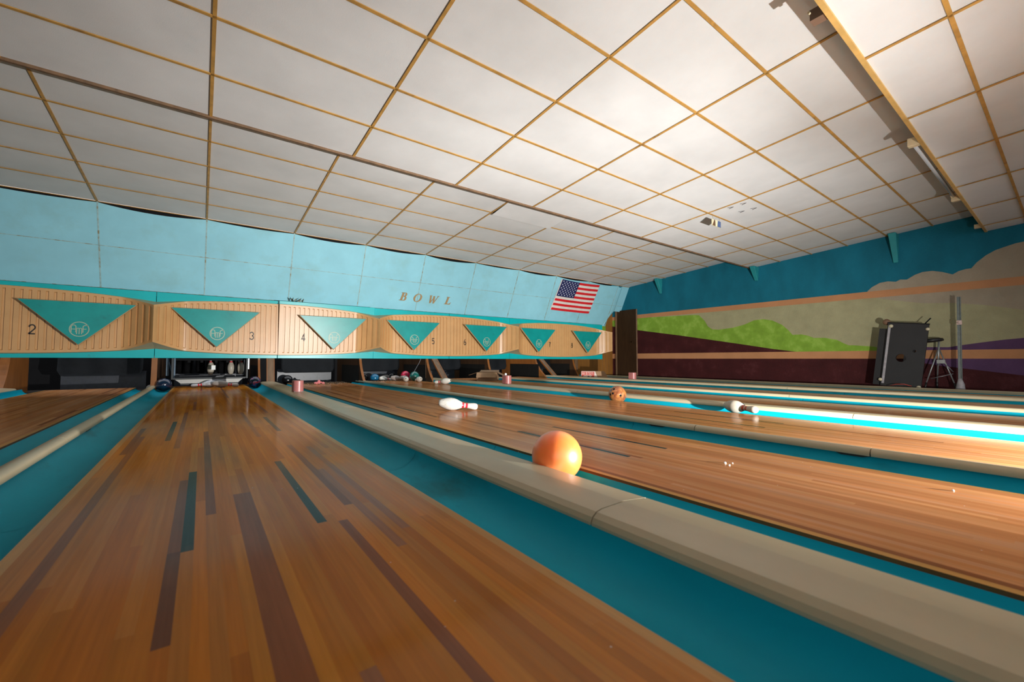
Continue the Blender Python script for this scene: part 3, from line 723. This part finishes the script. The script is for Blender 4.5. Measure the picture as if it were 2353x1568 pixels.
pin('small glimpse of pale pin lying left of the orange kickback post', (-.70, 9.62, -.02), 5, LOOSE, white='pin_grey')

# ------------------------------------------------------------------ pink rounded boxes on the wide caps
for cx, y, lab in ((gc(3, 4), 6.15, 'nearest pink rounded box on the wide cap, left of the pink rag'), (gc(5, 6), 6.02, 'middle pink rounded box on the cap in front of the cardboard box'), (gc(7, 8) - .03, 5.85, 'farthest pink rounded box in front of the brown door')):
    bm = B(); r = .063; P = [(r * cos(radians(a)), -r * sin(radians(a)) * .9) for a in range(0, 181, 12)]
    P = [(-u, v) for u, v in P]; poly = P + [(r, .085), (-r, .085)]
    h = .142
    prism(bm, poly, lambda u, v, d: (u, v, d), 0, h - .006); pol2 = [(u * .95, v * .95) for u, v in poly]
    lo = [bm.verts.new((u, v, h - .006)) for u, v in poly]; hi = [bm.verts.new((u, v, h)) for u, v in pol2]
    for i in range(len(lo)): bm.faces.new((lo[i], lo[(i + 1) % len(lo)], hi[(i + 1) % len(lo)], hi[i]))
    bm.faces.new(hi)
    o = thing('cap_box', lab, 'box', (cx, y, .066), 'pink boxes on the lane caps')
    autosmooth(put('box_shell', bm, 'pink_box', o), 30)
    bm = B(); box(bm, -.055, .055, -.04, .08, -.006, .004); put('base_plate', bm, 'bracket_dark', o)

# ------------------------------------------------------------------ cartons
t = thing('cardboard_box', 'open brown cardboard box with flaps spread, on the lane numbered six', 'box', (5.44, 8.30, 0), rot=(0, 0, radians(-40)))
bm = B(); a, h, k = .235, .185, .004
for x0, x1, y0, y1 in ((-a, a, -a, -a + k), (-a, a, a - k, a), (-a, -a + k, -a, a), (a - k, a, -a, a)): box(bm, x0, x1, y0, y1, 0.002, h)
box(bm, -a, a, -a, a, .0, .004); put('carton_body', bm, 'cardboard', t)
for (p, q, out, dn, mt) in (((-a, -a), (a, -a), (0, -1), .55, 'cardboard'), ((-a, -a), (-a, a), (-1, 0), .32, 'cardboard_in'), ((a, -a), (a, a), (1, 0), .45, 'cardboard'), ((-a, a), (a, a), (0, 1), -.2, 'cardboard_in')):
    bm = B(); L = .20; o_ = Vector((out[0], out[1], 0)); dd = (o_ * cos(dn) + Vector((0, 0, -sin(dn)))) * L
    p3, q3 = Vector((*p, h)), Vector((*q, h)); n_ = Vector((0, 0, .004))
    sh = (q3 - p3).normalized() * .012
    v = [p3, q3, q3 + dd - sh, p3 + dd + sh]
    lo = [bm.verts.new(w) for w in v]; hi = [bm.verts.new(w + n_) for w in v]
    bm.faces.new(lo[::-1]); bm.faces.new(hi)
    for i in range(4): bm.faces.new((lo[i], lo[(i + 1) % 4], hi[(i + 1) % 4], hi[i]))
    put('flap', bm, mt, t)
t = thing('printed_carton', 'red and white printed carton with an open cardboard flap, by the timber wall', 'box', (8.50, 8.00, .0), rot=(0, 0, radians(-44)))
bm = B(); box(bm, -.175, .175, 0, .26, 0, .172); put('carton_body', bm, 'carton_red', t)
bm = B(); pr = lambda u, v, d: (u, -d, v)
prism(bm, [(-.14, .012), (.08, .012), (.12, .062), (-.10, .062)], pr, .0015, 0); prism(bm, [(-.175, .160), (.175, .160), (.175, .172), (-.175, .172)], pr, .0016, 0)
prism(bm, [(-.175, 0), (-.165, 0), (-.165, .172), (-.175, .172)], pr, .0016, 0); put('white_print', bm, 'carton_white', t)
GL = {'N': [(0, 0), (0, 1), (.8, 0), (.8, 1)], 'I': [(.3, 0), (.3, 1)], 'S': arc(.4, .75, .32, .24, 20, 270, 8) + arc(.4, .25, .32, .24, 90, -160, 8)[1:], 'T': [(0, .95), (.4, .95), (.4, 0), (.4, .95), (.8, .95)], 'E': [(.75, .95), (.05, .95), (.05, .5), (.6, .5), (.05, .5), (.05, .05), (.75, .05)], 'Y': [(0, 1), (.4, .5), (.4, 0), (.4, .5), (.8, 1)]}
for i, ch in enumerate('NISTEY'):
    bm = B(); ribbon(bm, GL[ch], .20, lambda u, v, d: (-.148 + i * .049 + u * .042, -d, .082 + v * .062), .0018, 0); put('printed_letter', bm, 'carton_white', t)
bm = B(); n = 14; prism(bm, arc(0, 0, .032, .050, 0, 180, n), lambda u, v, d: (.02 + u, -d, .004 + v), .0022, 0); put('round_picture', bm, 'carton_blue', t)
bm = B(); prism(bm, [(.175, 0), (.262, 0), (.200, .172), (.175, .172)], lambda u, v, d: (u, d, v), -.002, .002); put('side_flap', bm, 'carton_white', t)
bm = B(); prism(bm, [(.275, 0), (.54, 0), (.45, .172), (.205, .172)], lambda u, v, d: (u, .01 + .05 * v / .172 + d, v), -.002, .002); put('cardboard_flap', bm, 'cardboard', t)
bm = B(); bmesh.ops.create_uvsphere(bm, u_segments=16, v_segments=10, radius=.021)
tag(put('small_ball', bm, 'card_white', loc=(4.365, 6.085, .2285), smooth=True), 'tiny white ball resting on the middle pink box', 'ball')

# ------------------------------------------------------------------ rag, debris
bm = B(); rnd = random.Random(3)
for i in range(26):
    a = rnd.uniform(0, 6.28); r = rnd.uniform(0, .095); z = .004 + .052 * (1 - r / .1) * rnd.uniform(.5, 1)
    bmesh.ops.create_icosphere(bm, subdivisions=2, radius=rnd.uniform(.012, .026), matrix=Matrix.Translation((r * cos(a), r * .8 * sin(a), max(.012, z))))
for v in bm.verts: v.co += Vector((rnd.uniform(-1, 1), rnd.uniform(-1, 1), rnd.uniform(-1, 1))) * .004; v.co.z = max(.001, v.co.z)
tag(put('rag', bm, 'rag', loc=(1.89, 9.0, 0)), 'crumpled pink rag on the gritty far end of the lane', 'rag')
bm = B()
for i in range(620):
    x = rnd.uniform(1.42, 2.45); y = 9.52 - abs(rnd.gauss(0, .33)); s = rnd.uniform(.004, .011)
    if y < 8.2: continue
    bmesh.ops.create_cube(bm, size=s * 2, matrix=Matrix.Translation((x, y, s * .5)) @ Matrix.Rotation(rnd.uniform(0, 3), 4, 'Z') @ Matrix.Diagonal((1, rnd.uniform(.5, 1.5), .5, 1)))
for i in range(260):
    x = rnd.uniform(2.98, 3.98); y = 9.5 - abs(rnd.gauss(0, .25)); s = rnd.uniform(.004, .009)
    bmesh.ops.create_cube(bm, size=s * 2, matrix=Matrix.Translation((x, y, s * .5)) @ Matrix.Rotation(rnd.uniform(0, 3), 4, 'Z') @ Matrix.Diagonal((1, rnd.uniform(.5, 1.5), .5, 1)))
tag(put('grit', bm, 'debris'), 'loose grit scattered over the far lane ends', 'debris', kind='stuff')
CR = 'white plaster crumbs in a cluster near the right foreground of the dusty lane'
for (x, y, z, r, lab, grp) in ((2.02, 1.02, 0, .006, CR, 'plaster crumbs'), (2.00, .99, 0, .004, CR, 'plaster crumbs'), (2.05, 1.00, 0, .0035, CR, 'plaster crumbs'), (2.30, .30, 0, .004, 'small white crumb near the right picture edge on the dusty lane', None), (4.03, 5.62, -.03, .011, 'bright white crumb in the gutter below the middle pink box', None)):
    bm = B(); bmesh.ops.create_icosphere(bm, subdivisions=2, radius=r, matrix=Matrix.Diagonal((1.3, 1, .7, 1)))
    for v in bm.verts: v.co *= rnd.uniform(.8, 1.15)
    tag(put('plaster_crumb', bm, 'card_white', loc=(x, y, z + r * .6)), lab, 'crumb', grp)

# ------------------------------------------------------------------ pits: curtains, boards, kickbacks
for no, (a, b_) in LANE.items():
    w = WORD[no]; bm = B(); n = 24; X0, X1 = a - .02, b_ + .02; g = []
    for i in range(n + 1):
        u = i / n; r = min(u, 1 - u); lift = .10 * max(0, 1 - r / .06) ** 2
        g.append([bm.verts.new((X0 + (X1 - X0) * u, 10.28 + .012 * sin(u * 17 + no) - .05 * (1 - v) ** 2, .19 + lift + (.56 - lift) * v)) for v in (0, .08, .2, .4, .7, 1)])
    for p, q in zip(g, g[1:]):
        for j in range(5): bm.faces.new((p[j], q[j], q[j + 1], p[j + 1])).smooth = True
    bmesh.ops.solidify(bm, geom=bm.faces[:], thickness=.02)
    t = thing('pit_cushion', 'dark hanging cushion at the back of the pit under the number ' + w, 'pit cushion', ((a + b_) / 2, 10.28, -.08), 'pit cushions')
    inv = Matrix.Translation(-t.location)
    bmesh.ops.transform(bm, matrix=inv, verts=bm.verts[:]); put('cushion_sheet', bm, 'curtain', t)
    bm = B(); box(bm, X0 - .02, X1 + .02, 10.62, 10.64, -.08, .26)
    for k in range(7): tube(bm, [(X0 + .12 + k * .14, 10.62, .04 + .03 * (k % 2)), (X0 + .12 + k * .14, 10.613, .04 + .03 * (k % 2))], .022, 12)
    bmesh.ops.transform(bm, matrix=inv, verts=bm.verts[:]); put('back_board', bm, 'pit_board', t)
def nose(yb, yt, zt, n=8): return [(yb + (yt - yb) * (1 - (1 - i / n) ** 1.7), zt * i / n) for i in range(n + 1)]
mat('kick_wood', (.050, .024, .010), .65, .3, 10, aniso=(1, 1, .15), spec=.2)
def kick(x, th, side, label, yb=8.62, yt=9.05, m='kick_wood', z0=-.07):
    t = thing('kickback_plate', label, 'kickback', (x, yb, z0), 'kickback plates between the pits')
    bm = B(); N0 = nose(0, yt - yb, .62); P = N0 + [(2.2, .62), (2.2, 0)]
    prism(bm, [(u + .012, v) for u, v in N0] + [(2.2, .62), (2.2, 0)], lambda u, v, d: (d, u, v), 0, th); bevel(put('wood_plate', bm, m, t), .004, 1)
    bm = B(); prism(bm, N0 + [(u + .013, v) for u, v in N0[::-1]], lambda u, v, d: (d, u, v), 0, th); put('nose_edge', bm, 'orange_wood', t)
    if side:
        bm = B(); d0 = -.006 if side < 0 else th; prism(bm, [(.42, .02), (1.75, .02), (1.75, .43), (.42, .43)], lambda u, v, d: (d0 + d, u, v), 0, .006); put('side_panel', bm, 'kick_plate', t)
    return t
def board(x0, x1, yb, yt, label):
    t = thing('slanted_board', label, 'board', (x0, yb, .01), 'slanted boards between the pits')
    w = x1 - x0; bm = B(); P = [(0, .0), (.05, 0), (yt - yb + .05, .56), (yt - yb, .56)]
    prism(bm, P, lambda u, v, d: (d, u, v), .012, w - .012); put('board_face', bm, 'old_wood', t)
    for q in (0, w - .014):
        bm = B(); P2 = [(-.008, 0), (.055, 0), (yt - yb + .055, .565), (yt - yb - .008, .565)]; prism(bm, P2, lambda u, v, d: (d, u, v), q, q + .014); put('edge_batten', bm, 'orange_wood', t)
kick(gc(2, 3) - .03, .075, 0, 'upright orange wooden post between the far left lane and the hanging pins', 9.0, 9.10)
board(1.015, 1.150, 9.28, 9.40, 'upright weathered board right of the hanging pins'); kick(gc(3, 4) - .165, .035, -1, 'dark kickback right of the hanging pins', 9.1, 9.4)
kick(gc(4, 5) - .03, .050, -1, 'curved orange kickback left of the blue ball')
kick(gc(5, 6) - .165, .055, -1, 'curved orange kickback right of the green ball'); board(gc(5, 6) - .03, gc(5, 6) + .11, 8.42, 9.12, 'slanted grey board behind the lone white pin')
kick(gc(6, 7) - .03, .055, -1, 'framed kickback behind the open cardboard box', 8.9, 9.2)
kick(gc(7, 8) - .17, .055, -1, 'wide orange kickback under the number seven', 8.5, 9.1, m='orange_wood'); board(gc(7, 8) - .03, gc(7, 8) + .11, 8.42, 9.15, 'slanted grey board left of the red carton')
kick(9.20, .055, -1, 'last kickback behind the red carton', 9.0, 9.3)
bm = B(); P = nose(0, .35, .62) + [(1.2, .62), (1.2, 0)]; prism(bm, P, lambda u, v, d: (d, u, v), 0, .10)
tag(put('kickback_plate', bm, 'orange_wood', loc=(-2.42, 9.25, -.07)), 'orange kickback at the extreme left of the pits', 'kickback', 'kickback plates between the pits')
bm = B(); tube(bm, [(4.10, 9.06, .56), (4.02, 9.0, .42), (4.0, 8.98, .40), (3.76, 8.80, .14)], .0055, 6)
tag(put('metal_rod', bm, 'steel'), 'thin bent metal rod hanging down towards the green ball', 'rod')
bm = B(); tube(bm, [(4.18, 9.02, .55), (4.18, 9.0, .06)], .004, 6)
tag(put('thin_cord', bm, 'old_wood'), 'thin straight cord beside the curved orange kickback', 'cord')

# ------------------------------------------------------------------ pin machine above the third lane
t = thing('pinsetter', 'black pin machine holding pins in cups over the nearest lane', 'pinsetter', (.146, 9.6, .5))
bm = B(); box(bm, -.52, .52, -.28, .55, -.02, .03); box(bm, -.50, .50, -.30, -.27, -.04, .02)
for x in (-.34, -.16, .05, .22, .40): box(bm, x, x + .04, -.29, -.25, -.075, -.02)
put('deck_frame', bm, 'dark', t)
cups = [(-.335, .32), (-.16, .30), (-.005, 0), (.165, 0), (.305, .05), (-.46, .34), (.46, .02)]
for (x, dy) in cups:
    bm = B(); n = 20; r0, r1 = .070, .060
    def ring(r, z): return [bm.verts.new((x + r * cos(radians(320 + 260 * k / n)), dy - .1 + r * sin(radians(320 + 260 * k / n)), z)) for k in range(n + 1)]
    a, b_, c_ = ring(r0, -.03), ring(r0, -.20), ring(r1, -.28)
    for p, q in ((a, b_), (b_, c_)):
        for k in range(n): bm.faces.new((p[k], p[k + 1], q[k + 1], q[k])).smooth = True
    bmesh.ops.solidify(bm, geom=bm.faces[:], thickness=.004)
    put('pin_cup', bm, 'dark', t)
bm = B(); box(bm, .0, .060, -.335, -.33, -.205, -.125); put('paper_card', bm, 'card_white', t)
bm = B()
for x in (-.63, -.54): box(bm, x, x + .035, -.30, -.22, -.30, .0)
tube(bm, [(-.62, -.25, -.02), (-.56, -.25, -.22), (-.52, -.26, -.36)], .016, 8); put('side_arm', bm, 'machine_blue', t)
bm = B(); box(bm, .55, .58, -.30, -.24, -.20, .0); tube(bm, [(.50, -.3, -.02), (.50, -.3, -.30), (-.45, -.3, -.31)], .006, 6); put('link_rod', bm, 'steel', t)
bm = B(); pr = lambda u, v, d: (u, -.50 + d, v)
prism(bm, [(-.50, -.36), (.47, -.36), (.40, -.43), (-.42, -.43)], pr, 0, .012); put('sweep_board', bm, 'sweep_white', t)
bm = B(); prism(bm, [(-.55, -.335), (.53, -.335), (.50, -.362), (-.52, -.362)], pr, -.01, .04); prism(bm, [(-.43, -.428), (.41, -.428), (.40, -.455), (-.42, -.455)], pr, -.004, .02)
for x in (-.55, .52): box(bm, x, x + .025, -.50, -.30, -.36, -.0)
put('sweep_frame', bm, 'bracket_dark', t)
bm = B(); prism(bm, [(-.10, -.40), (.24, -.40), (.20, -.37), (.05, -.365), (-.02, -.37)], pr, -.02, -.004); put('sweep_guard', bm, 'steel', t)
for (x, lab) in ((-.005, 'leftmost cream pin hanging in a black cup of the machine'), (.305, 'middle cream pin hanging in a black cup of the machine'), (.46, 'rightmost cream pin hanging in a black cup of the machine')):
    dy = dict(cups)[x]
    pin(lab, None, 0, 'pins hanging in the machine', standing=(.146 + x, 9.5 + dy, .20), white='pin_dirty_shaded')

# ------------------------------------------------------------------ dried decoration on the ledge over unit four
t = thing('dried_plant', 'small tuft of dried dark leaves standing on top of masking unit 4', 'plant', (1.33, 8.30, 1.502))
for (pts, w, m) in ((((-.055, .0), (-.065, .045), (-.095, .075)), [.012, .028, .008], 'fern'), (((-.05, .0), (-.055, .05), (-.045, .085)), [.010, .018, .006], 'fern'), (((-.03, 0), (-.02, .045), (.01, .072)), [.008, .014, .004], 'straw'), (((-.01, .0), (.04, .045), (.085, .080)), [.010, .02, .006], 'fern'), (((.01, .0), (.06, .03), (.105, .045)), [.010, .016, .006], 'straw'), (((.10, .0), (.105, .04), (.125, .075)), [.014, .024, .008], 'fern')):
    bm = B(); ribbon(bm, list(pts), w, lambda u, v, d: (u, d, v), -.006, .0); put('leaf', bm, m, t)

# ------------------------------------------------------------------ ceiling ornament and pencil ticks
t = thing('hanging_sign', 'tiny picture card hung on two wires from the ceiling grid', 'sign', (6.27, 3.24, 2.711))
bm = B(); tube(bm, [(-.09, 0, 0), (-.10, -.02, -.10)], .0022, 5); put('wire', bm, 'straw', t)
bm = B(); tube(bm, [(.10, .0, 0), (.085, -.02, -.10)], .0022, 5); put('wire', bm, 'straw', t)
bm = B(); pr = lambda u, v, d: (u, -.02 + d, -.10 + v)
prism(bm, [(-.13, -.085), (.12, -.085), (.12, .012), (-.13, .012)], pr, 0, .012); put('card_board', bm, 'sign_cream', t)
bm = B(); prism(bm, [(-.128, -.083), (-.04, -.083), (-.05, .010), (-.07, .010)], pr, -.002, 0); put('brown_patch', bm, 'sign_brown', t)
bm = B(); prism(bm, [(.015, -.083), (.118, -.083), (.118, .010), (.03, .010)], pr, -.002, 0); put('blue_picture', bm, 'sign_blue', t)
bm = B()
for (x, y) in ((6.216, 2.975), (6.238, 2.805), (6.563, 2.804), (6.518, 2.959)):
    f3 = lambda u, v, d: (x + u, y + v, z1(y + v) + .004 - d)
    ribbon(bm, [(-.045, .03), (0, -.035), (.02, .035)], .004, f3, .0025, -.002)
tag(put('pencil_tick', bm, 'pencil'), 'four small grey tick marks pencilled on one ceiling tile', 'marks', kind='stuff')

# ------------------------------------------------------------------ fluorescent fittings in the cove
zc = z0(.83) + .03
t = thing('fluorescent_tube', 'white fluorescent tube lying in the light cove near the mural wall', 'lamp', (6.75, .905, zc))
bm = B(); tube(bm, [(-1.12, 0, .03), (1.12, 0, .03)], .019, 14); put('glass_tube', bm, 'tube_glass', t)
for s in (-1, 1):
    bm = B(); box(bm, s * 1.19 - .03, s * 1.19 + .03, -.062, .03, -.03, .055); tube(bm, [(s * 1.19, .01, .03), (s * 1.12, .01, .03)], .022, 10); bevel(put('lamp_holder', bm, 'holder_cream', t), .006, 2)
t = thing('lamp_holder', 'empty brown lamp holder in the cove at the top of the picture', 'lamp holder', (3.02, .905, zc))
bm = B(); box(bm, -.035, .035, -.062, .02, -.02, .05); put('holder_body', bm, 'brown_plastic', t)
for s in (-.02, .02):
    bm = B(); tube(bm, [(s - .03, .02, .03), (s + .03, .02, .03)], .008, 8); put('contact_clip', bm, 'holder_cream', t)
t = thing('lamp_holder', 'small cream lamp holder where the cove meets the mural wall', 'lamp holder', (9.9, .905, zc))
bm = B(); box(bm, -.03, .03, -.062, .02, -.02, .04); put('holder_body', bm, 'holder_cream', t)

# ------------------------------------------------------------------ black folded table, stool and pole by the mural wall
t = thing('folding_table', 'black folded table standing on end against the mural wall, round hole in its top', 'table', (9.76, 1.862, .0), rot=(0, radians(2), 0))
TL = Matrix.Rotation(radians(6.6), 4, 'X')
def holed(bm, x0, x1, y0, y1, z0, z1, hy, hz, r, n=32):
    def edge(a):
        c_, s_ = cos(a), sin(a); k = min(((y1 - hy) / c_ if c_ > 1e-9 else 1e9), ((y0 - hy) / c_ if c_ < -1e-9 else 1e9), ((z1 - hz) / s_ if s_ > 1e-9 else 1e9), ((z0 - hz) / s_ if s_ < -1e-9 else 1e9)); return hy + c_ * k, hz + s_ * k
    angs = sorted([2 * pi * i / n for i in range(n)] + [atan2(zz - hz, yy - hy) % (2 * pi) for yy in (y0, y1) for zz in (z0, z1)]); R = []
    for x in (x0, x1):
        R.append([bm.verts.new((x, hy + r * cos(a), hz + r * sin(a))) for a in angs]); R.append([bm.verts.new((x, *edge(a))) for a in angs])
    m = len(angs)
    for i in range(m):
        j = (i + 1) % m
        for q in ((R[0][i], R[0][j], R[1][j], R[1][i]), (R[2][i], R[3][i], R[3][j], R[2][j]), (R[0][i], R[2][i], R[2][j], R[0][j]), (R[1][i], R[1][j], R[3][j], R[3][i])): bm.faces.new(q)
bm = B(); W2 = .262
holed(bm, -.025, .02, -W2, .0, .02, 1.13, -.125, .665, .022)
holed(bm, -.025, .02, .0, W2, .02, 1.13, .035, .53, .068)
bmesh.ops.transform(bm, matrix=TL, verts=bm.verts[:]); put('front_panel', bm, 'black_board', t)
bm = B(); holed(bm, .05, .10, -.12, .385, .02, 1.03, .06, .53, .085); bmesh.ops.transform(bm, matrix=TL, verts=bm.verts[:]); put('rear_panel', bm, 'black_board', t)
bm = B(); box(bm, -.030, -.024, W2 - .045, W2 - .012, .06, 1.09); bmesh.ops.transform(bm, matrix=TL, verts=bm.verts[:]); put('edge_strip', bm, 'grey_strip', t)
bm = B(); box(bm, -.03, .03, -W2 - .004, W2, 1.13, 1.145); bmesh.ops.transform(bm, matrix=TL, verts=bm.verts[:]); put('top_rail', bm, 'dark', t)
for (y, z, r, m) in ((.27, .12, .028, 'brass_corner'), (.215, 1.075, .030, 'brass_corner'), (-.255, 1.05, .026, 'brass_corner'), (-.235, .06, .030, 'brass_corner'), (.30, 1.15, .055, 'rust_knob')):
    bm = B(); bmesh.ops.create_icosphere(bm, subdivisions=3, radius=r, matrix=Matrix.Translation((-.03 if m == 'brass_corner' else .05, y, z)) @ Matrix.Diagonal((.7, 1, 1, 1)))
    for f in bm.faces: f.smooth = True
    bmesh.ops.transform(bm, matrix=TL, verts=bm.verts[:]); put('corner_foot' if m == 'brass_corner' else 'knob', bm, m, t)
bm = B(); tube(bm, [(.0, -.20, 1.13), (0, -.27, 1.24)], .009, 8); bmesh.ops.transform(bm, matrix=TL, verts=bm.verts[:]); put('folding_leg', bm, 'dark', t)
t = thing('drum_stool', 'round black seated stool on a folding chrome tripod, right of the black table', 'stool', (10.03, 1.40, .0))
bm = B(); lathe(bm, [(0, .805), (.11, .805), (.145, .815), (.15, .835), (.14, .858), (.10, .868), (0, .870)], 28); o = put('seat', bm, 'seat_black', t, smooth=True); o.rotation_euler = (radians(-6), 0, 0)
bm = B(); tube(bm, [(0, 0, .81), (0, .01, .60), (0, .02, .40)], .014, 10); put('post', bm, 'chrome', t)
for (x, y) in ((-.16, .16), (-.05, -.20), (.17, .06)):
    bm = B(); tube(bm, [(0, .005, .70), (x * .9, y * .9 + .01, .10)], .010, 8); lg = put('leg', bm, 'chrome', t)
    bm = B(); tube(bm, [(x * .88, y * .88 + .01, .115), (x, y + .01, .0)], .014, 8); put('rubber_foot', bm, 'seat_black', lg)
bm = B(); box(bm, -.05, .0, -.07, .03, .44, .50); put('clamp', bm, 'chrome', t)
bm = B(); tube(bm, [(-.05, -.16, .27), (-.11, .10, .18)], .007, 6); tube(bm, [(-.02, .0, .52), (-.04, -.16, .30)], .007, 6); put('brace', bm, 'steel', t)
t = thing('metal_pole', 'tall grey metal pole with a wrapped pale base, leaning on the mural wall', 'pole', (9.9, 1.155, .0))
bm = B(); M_ = Matrix.Rotation(radians(.9), 4, 'X')
box(bm, -.020, .020, -.022, -.016, .18, 1.53); box(bm, -.020, .020, .016, .022, .18, 1.53); box(bm, .012, .018, -.022, .022, .18, 1.53); bmesh.ops.transform(bm, matrix=M_, verts=bm.verts[:]); put('channel_post', bm, 'galvanised', t)
bm = B(); lathe(bm, [(0, 0), (.052, 0), (.056, .03), (.048, .10), (.034, .15), (.022, .20), (0, .20)], 14); rr = random.Random(2)
for v in bm.verts: v.co.x += rr.uniform(-.003, .003); v.co.y += rr.uniform(-.003, .003)
put('wrapped_base', bm, 'grey_strip', t)
bm = B(); box(bm, -.032, .025, -.030, .030, 1.07, 1.14); tube(bm, [(-.03, -.01, 1.10), (-.055, .01, 1.11)], .018, 10); bmesh.ops.transform(bm, matrix=M_, verts=bm.verts[:]); bevel(put('clamp', bm, 'clamp_pink', t), .008, 2)
bm = B(); tube(bm, [(9.55, 1.95, .055), (9.50, 1.86, .085), (9.50, 1.76, .09), (9.56, 1.68, .06)], .006, 6)
tag(put('cord_loop', bm, 'cord_red'), 'loop of thin red cord at the foot of the black table', 'cord')
bm = B(); tube(bm, [(9.16, 1.55, -.048), (9.18, 1.30, -.046), (9.15, 1.10, -.048), (9.17, .95, -.048)], .010, 6)
tag(put('red_cord', bm, 'cord_red'), 'red cord lying in the farthest gutter near the pole', 'cord')

# ------------------------------------------------------------------ camera
cam = bpy.data.cameras.new('camera'); co = bpy.data.objects.new('camera', cam); COL.objects.link(co); S.camera = co
TH, PT, RO, F = radians(36.5), math.atan(42 / 963.), .0020, 963.
fw = Vector((sin(TH) * cos(PT), cos(TH) * cos(PT), sin(PT))); r0 = Vector((cos(TH), -sin(TH), 0)); u0 = r0.cross(fw)
rt = r0 * cos(RO) + u0 * sin(RO); up = u0 * cos(RO) - r0 * sin(RO)
co.matrix_world = Matrix(((rt.x, up.x, -fw.x, 0), (rt.y, up.y, -fw.y, 0), (rt.z, up.z, -fw.z, .495), (0, 0, 0, 1)))
cam.sensor_fit = 'HORIZONTAL'; cam.sensor_width = 36; cam.lens = F / 2353 * 36; cam.clip_start = .02; cam.clip_end = 100
cam.dof.use_dof = True; cam.dof.focus_distance = 4.2; cam.dof.aperture_fstop = 3.2

# ------------------------------------------------------------------ light: one bare flash standing low on the right, plus an added world fill entering by the open back
def light(kind, name, loc, energy, col=(1, 1, 1), **kw):
    l = bpy.data.lights.new(name, kind); l.energy = energy; l.color = col
    for k, v in kw.items(): setattr(l, k, v)
    o = bpy.data.objects.new(name, l); COL.objects.link(o); o.location = loc; return o
for nm, e, ang, az, el in (('flash_core', 1150, 66, -16, 4), ('flash_core', 1300, 80, 12, 7), ('flash_core', 1550, 74, 43, 4), ('flash_spill', 1080, 136, 0, 3)):
    fl = light('SPOT', nm, (3.00, -1.15, .115), e, (1.0, .98, .95), shadow_soft_size=.022, spot_size=radians(ang), spot_blend=1.0)
    fl.rotation_euler = Vector((sin(radians(az)), cos(radians(az)), tan(radians(el)))).to_track_quat('-Z', 'Y').to_euler()
w = bpy.data.worlds.new('world'); S.world = w; w.use_nodes = True
w.node_tree.nodes['Background'].inputs[0].default_value = (.92, .95, 1.0, 1); w.node_tree.nodes['Background'].inputs[1].default_value = 1.3
S.view_settings.view_transform = 'Standard'; S.view_settings.look = 'None'; S.view_settings.exposure = 0.0; S.view_settings.gamma = 1.0
S.view_settings.use_curve_mapping = False
S.cycles.max_bounces = 10; S.cycles.diffuse_bounces = 6; S.cycles.glossy_bounces = 5
S.cycles.sample_clamp_indirect = 8
